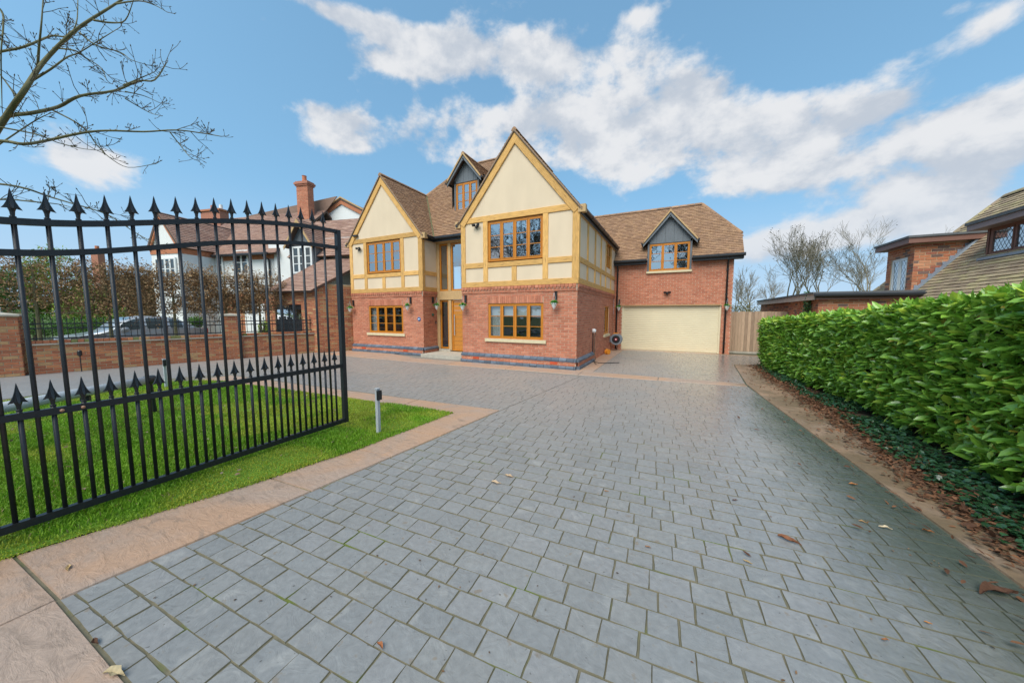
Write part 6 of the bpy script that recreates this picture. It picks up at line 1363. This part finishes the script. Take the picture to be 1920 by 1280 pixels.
q = MB(); q.add([fcar(.345, -.66, 1.05), fcar(.345, .66, 1.05), fcar(.462, .58, 1.425), fcar(.462, -.58, 1.425)], [(0, 1, 2, 3)]); ws = q.build('windscreen', M_cglass, car); ws.location = (0, -.012 , .03)
for s_ in (.165, .80):
    for sg_ in (1, -1):
        w = MB(); w.lathe(fcar(s_, sg_ * .72, .32), [(.20, -.09), (.31, -.10), (.33, -.06), (.33, .06), (.31, .10), (.20, .09)], 20, axis=(1, 0, 0)); wh = w.build('wheel', M_tyre, car); w = MB(); w.lathe(fcar(s_, sg_ * .78, .32), [(.20, -.02), (.21, .03), (.05, .045)], 14, axis=(sg_, 0, 0)); w.build('rim', M_grey, wh)
        w = MB(); w.lathe(fcar(s_, sg_ * .80, .33), [(.385, -.05), (.385, .072)], 22, axis=(sg_, 0, 0)); w.build('wheel_arch', M_black, car)
for sg_ in (1, -1):
    w = MB(); w.prism([fcar(.03, sg_ * .55, .62), fcar(.10, sg_ * .83, .70), fcar(.10, sg_ * .83, .80), fcar(.03, sg_ * .58, .74)], (0, 0, .01)); w.build('headlight', M_lamp, car)
    w = MB(); w.box(-17.6 + sg_ * .62 - .17, -17.6 + sg_ * .62 + .17, cY0 + .955 * CL, cY0 + 1.003 * CL, .78, 1.0); w.build('tail_light', M_red, car)
    w = MB(); w.lathe(fcar(.40, sg_ * .93, 1.05), [(.03, -.09), (.08, -.06), (.09, .05), (.03, .09)], 8, axis=(1, 0, 0)); w.build('mirror', M_car, car)

# ================================================================== pleached hornbeams behind the wall
def pleached(px, lab, seed, width, dens, z0=1.62, z1=2.95, off=1.1):
    u = wall_u(px); b = fw_(u, -off, 0) + wt * .0; 
    d = ray(px, 600); A_ = np.array([[wt[0], -d[0]], [wt[1], -d[1]]]); q = WA - wn * off; uu = float(np.linalg.solve(A_, -q[:2])[0]); b = q + wt * uu
    t = thing('pleached_hornbeam', lab, 'tree', tuple(b), 'pleached hornbeams behind the garden wall'); r = random.Random(seed); mb = MB(); mb.tube([b - ZZ * .05, b + [.01, .01, 1.0], b + [0, .02, z1]], [.05, .045, .02], 7); mb.build('trunk', M_barkg, t)
    tw_ = MB()
    for k in range(6): z = z0 + (z1 - z0) * k / 5; tw_.tube([b + wt * (-width / 2) + ZZ * z, b + wt * width / 2 + ZZ * (z + r.uniform(-.02, .02))], .011, 5)
    tw_.build('cane', mat('bamboo_cane', (.30, .23, .12), .7, var=.2), t, kind='stuff'); cr = MB(); tips = []
    for k in range(int(230 * dens)):
        p = b + wt * r.uniform(-.5, .5) * width + ZZ * r.uniform(z0 - .05, z1) + wn * r.uniform(-.05, .05); dd = wt * r.uniform(-1, 1) + ZZ * r.uniform(-.2, .9) + wn * r.uniform(-.4, .4); pts = [p]
        for j in range(3): dd = dd + unit(1)[0] * .45; pts.append(pts[-1] + dd / np.linalg.norm(dd) * r.uniform(.09, .22)); tips.append(pts[-1])
        cr.tube(pts, [.009, .007, .005, .003], 4, cap=False)
    cr.build('crown', mat('hornbeam_twig', (.20, .13, .07), .8, var=.25), t); g = np.random.default_rng(seed); n = int(4200 * dens); T = np.array(tips); P = T[g.integers(0, len(T), n)] + g.normal(0, .05, (n, 3)); Ln = g.uniform(.035, .085, n); tt = g.random(n)[:, None]
    leaves_obj('dry_leaves', t, P, unit(n, g) - [0, 0, .4], unit(n, g), Ln, Ln * .5, np.array([.22, .12, .055]) * (1 - tt) + np.array([.48, .32, .17]) * tt, M_dry, simple=True)
pleached(70, 'sparse pleached tree on canes at the far left pier', 1, 2.2, .7); pleached(205, 'pleached hornbeam above the car bonnet with dry leaves', 2, 1.9, 1.2); pleached(327, 'dense pleached hornbeam above the rear of the car', 3, 2.0, 1.7); pleached(425, 'pleached hornbeam behind the middle brick pier', 4, 1.9, 1.7); pleached(487, 'pleached hornbeam in front of the black garage door', 5, 1.5, 1.2)
# greenery beyond
GR1 = ((.11, .19, .025), (.34, .46, .06)); GR2 = ((.045, .11, .022), (.12, .24, .05)); BRN = ((.19, .13, .055), (.38, .28, .13))
def bpx(px, D, z): p = dep(px, HZ, D); return [p[0], p[1], z]
bush('garden_conifer', 'bright green feathery conifer left of the chimney', bpx(120, 21, 3.0), (1.9, 1.9, 2.6), 7000, GR1, 5, cat='tree', ll=(.16, .34), wd=.25); bush('garden_conifer', 'dark green conifer at the far left edge', bpx(10, 20, 2.8), (2.0, 1.9, 2.3), 7000, GR2, 6, cat='tree', ll=(.16, .34), wd=.25)
bush('garden_shrub', 'yellow green shrub under the feathery conifer', bpx(175, 19, 2.0), (1.6, 1.4, 1.5), 5000, GR1, 7, ll=(.1, .2)); bush('copper_hedge', 'tall brown beech clump beside the white gable', bpx(240, 22, 2.6), (1.5, 1.4, 2.2), 6500, BRN, 8, ll=(.09, .18)); bush('copper_hedge', 'olive brown beech clump in front of the distant chimney', bpx(285, 19.5, 2.4), (1.0, 1.0, 1.9), 5000, BRN, 18, ll=(.09, .18))
mb = MB()
for px, lab, sd_ in ((60, 'dark clipped hedge behind the car bonnet', 9), (150, 'dark clipped hedge behind the car windscreen', 10)): bush('clipped_hedge', lab, bpx(px, 17.5, 1.0), (2.0, 1.4, .9), 5000, GR2, sd_, cat='hedge', ll=(.06, .12))
bush('garden_shrub', 'small green shrub beside the black garage door', bpx(566, 15.2, .9), (.35, .35, .8), 900, GR1, 12, ll=(.06, .12)); bush('garden_shrub', 'small green shrub by the white french window', bpx(492, 15.2, .8), (.3, .3, .6), 700, GR1, 13, ll=(.06, .12)); bush('garden_shrub', 'low green shrub beside the red tail light', bpx(368, 15.6, 1.2), (.8, .4, .3), 900, GR2, 14, ll=(.06, .12))
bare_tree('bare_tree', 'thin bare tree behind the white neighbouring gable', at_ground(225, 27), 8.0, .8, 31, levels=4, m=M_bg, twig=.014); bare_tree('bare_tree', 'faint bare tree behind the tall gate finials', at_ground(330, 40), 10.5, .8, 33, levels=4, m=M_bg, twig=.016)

# ================================================================== tree overhanging from the left
ft = thing('overhanging_tree', 'bare budding tree reaching over the gate from the left', 'tree', (-6.6, -1.1, 0)); r = random.Random(21)
TB = np.array([-6.6, -1.1, 0.]); mb = MB(); mb.tube([TB - ZZ * .05, TB + [.02, 0, 1.0], TB + [-.02, .05, 2.4], TB + [.05, .1, 4.0], TB + [0, .2, 6.2]], [.20, .17, .15, .10, .05], 10); mb.build('trunk', M_barkg, ft, smooth=True)
LIMBS = [([(-150, 480), (0, 236), (45, 170), (80, 118), (140, 58), (205, 15), (260, -20)], 4.3, 4.9, 15), ([(-80, 300), (0, 225), (60, 212), (110, 200), (150, 180), (215, 170), (260, 152), (290, 150), (312, 118)], 4.4, 5.2, 11),
         ([(-120, 262), (0, 264), (45, 270), (90, 263), (150, 250), (200, 245), (270, 247), (330, 244), (380, 250), (415, 256)], 4.2, 5.0, 9), ([(70, 135), (73, 90), (78, 40), (82, -20)], 4.7, 4.7, 6), ([(-60, 110), (0, 97), (45, 88), (95, 68), (125, 68), (143, 45), (146, 0)], 4.9, 5.4, 7),
         ([(-100, 340), (0, 345), (50, 354), (90, 368), (140, 383), (200, 402), (260, 440), (300, 460)], 4.6, 5.2, 6), ([(-100, 385), (0, 374), (60, 378), (110, 383), (138, 390)], 4.5, 4.8, 5), ([(55, 155), (95, 130), (125, 108), (150, 98), (195, 70), (223, 53)], 4.6, 4.9, 5),
         ([(-40, -20), (2, 20), (6, 50), (2, 100), (3, 160), (4, 205)], 4.5, 4.5, 5), ([(-20, 235), (60, 250), (95, 262), (110, 268), (150, 278), (172, 281)], 4.5, 4.7, 4), ([(95, 205), (140, 228), (165, 248), (180, 270), (205, 295), (240, 314), (287, 308)], 4.7, 5.0, 4),
         ([(30, 180), (0, 140), (-30, 110)], 4.5, 4.5, 4), ([(150, 62), (180, 85), (225, 98), (245, 112), (266, 119)], 4.8, 5.0, 4), ([(100, 90), (140, 95), (160, 108), (190, 128), (200, 150), (210, 158)], 4.9, 5.1, 4), ([(175, 38), (210, 43), (235, 38), (250, 2)], 4.7, 4.9, 5), ([(215, 8), (260, 2), (290, 10), (313, 23)], 4.8, 4.9, 4),
         ([(-30, 290), (60, 230), (95, 212)], 4.5, 4.6, 4), ([(318, 247), (340, 275), (355, 293), (366, 300)], 4.9, 5.0, 3), ([(232, 160), (260, 148), (290, 135)], 5.0, 5.1, 4), ([(235, 172), (270, 180), (297, 192)], 5.0, 5.1, 3), ([(235, 185), (260, 200), (282, 212), (297, 216)], 5.0, 5.1, 3)]
tips = []
def limb(pts2, D0, D1, wpx, first):
    n = len(pts2); P = [];
    for i, (x, y) in enumerate(pts2): P.append(dep(x, y, D0 + (D1 - D0) * i / (n - 1) + .12 * math.sin(i * 1.7 + x * .02)))
    Q = []
    for i in range(n - 1):
        for k in range(4):
            t_ = k / 4; p0, p1, p2, p3 = P[max(i - 1, 0)], P[i], P[i + 1], P[min(i + 2, n - 1)]
            Q.append(.5 * (2 * p1 + (p2 - p0) * t_ + (2 * p0 - 5 * p1 + 4 * p2 - p3) * t_ ** 2 + (3 * p1 - p0 - 3 * p2 + p3) * t_ ** 3))
    Q.append(P[-1]); r0 = .72 * wpx * D0 / FPX / 2; rad = [max(.004, r0 * (1 - .78 * i / len(Q))) for i in range(len(Q))]
    if first: Q = [TB + ZZ * (first)] + Q; rad = [rad[0] * 1.4] + rad
    return Q, rad
def spur(mb, p, d, L, rad, lev):
    pts = [p]; q = d / np.linalg.norm(d)
    for k in range(3): q = q + unit(1)[0] * .22 + ZZ * .10; q /= np.linalg.norm(q); pts.append(pts[-1] + q * L / 3)
    mb.tube(pts, [rad, rad * .85, rad * .7, rad * .6], 4); e = pts[-1]; mb.tube([e - q * .008, e + q * .004, e + q * .022], [rad * .9, max(.0045, rad * 1.5), .0012], 5)
    if lev > 0:
        for k in range(r.randint(1, 3)): i = r.randint(1, 2); dd = q + unit(1)[0] * .9; spur(mb, pts[i], dd, L * r.uniform(.35, .6), rad * .75, lev - 1)
first = [1.6, 2.3, 2.1, 0, 3.6, 1.9, 1.7, 0, 4.4, 0, 0, 0, 0, 0, 0, 0, 0, 0, 0, 0, 0]
for (pts2, D0, D1, w), f0 in zip(LIMBS, first):
    Q, rad = limb(pts2, D0, D1, w, f0); mb = MB(); mb.tube(Q, rad, 7); lb = mb.build('limb', M_barkg, ft, smooth=True); tw_ = MB()
    cnt = max(3, int(len(Q) * (.5 if w < 6 else .6)))
    for k in range(cnt):
        i = r.randint(max(1, len(Q) // 5), len(Q) - 2); d = (Q[i + 1] - Q[i]); d = d / np.linalg.norm(d); dd = d * .6 + unit(1)[0] * .75 + ZZ * .12; spur(tw_, Q[i], dd, r.uniform(.08, .36) * (1.25 if w > 8 else 1), min(.0048, rad[i] * .8), 2 if r.random() < .5 else 1)
    spur(tw_, Q[-1], Q[-1] - Q[-2], .16, .0045, 1); tw_.build('twigs', M_bark, lb, kind='stuff')
# trees across the road behind the viewer, which the windows mirror
for (x, y), h, sd_, lab in (((-9, -9), 15, 41, 'tall bare roadside tree behind the left of the drive'), ((-5.2, -12), 18, 42, 'tall bare roadside tree opposite the drive'), ((1.5, -13), 16, 43, 'bare roadside tree opposite the hedge'), ((-13, -14), 17, 44, 'bare roadside tree beyond the lawn')):
    bare_tree('roadside_tree', lab, (x, y, 0), h, .8, sd_, levels=5, trunk_r=.36, twig=.016, group='bare trees across the road')
sheet('road', [(-200, -9.5), (200, -9.5), (200, -4.5), (-200, -4.5)], -.02, M_tarmac)
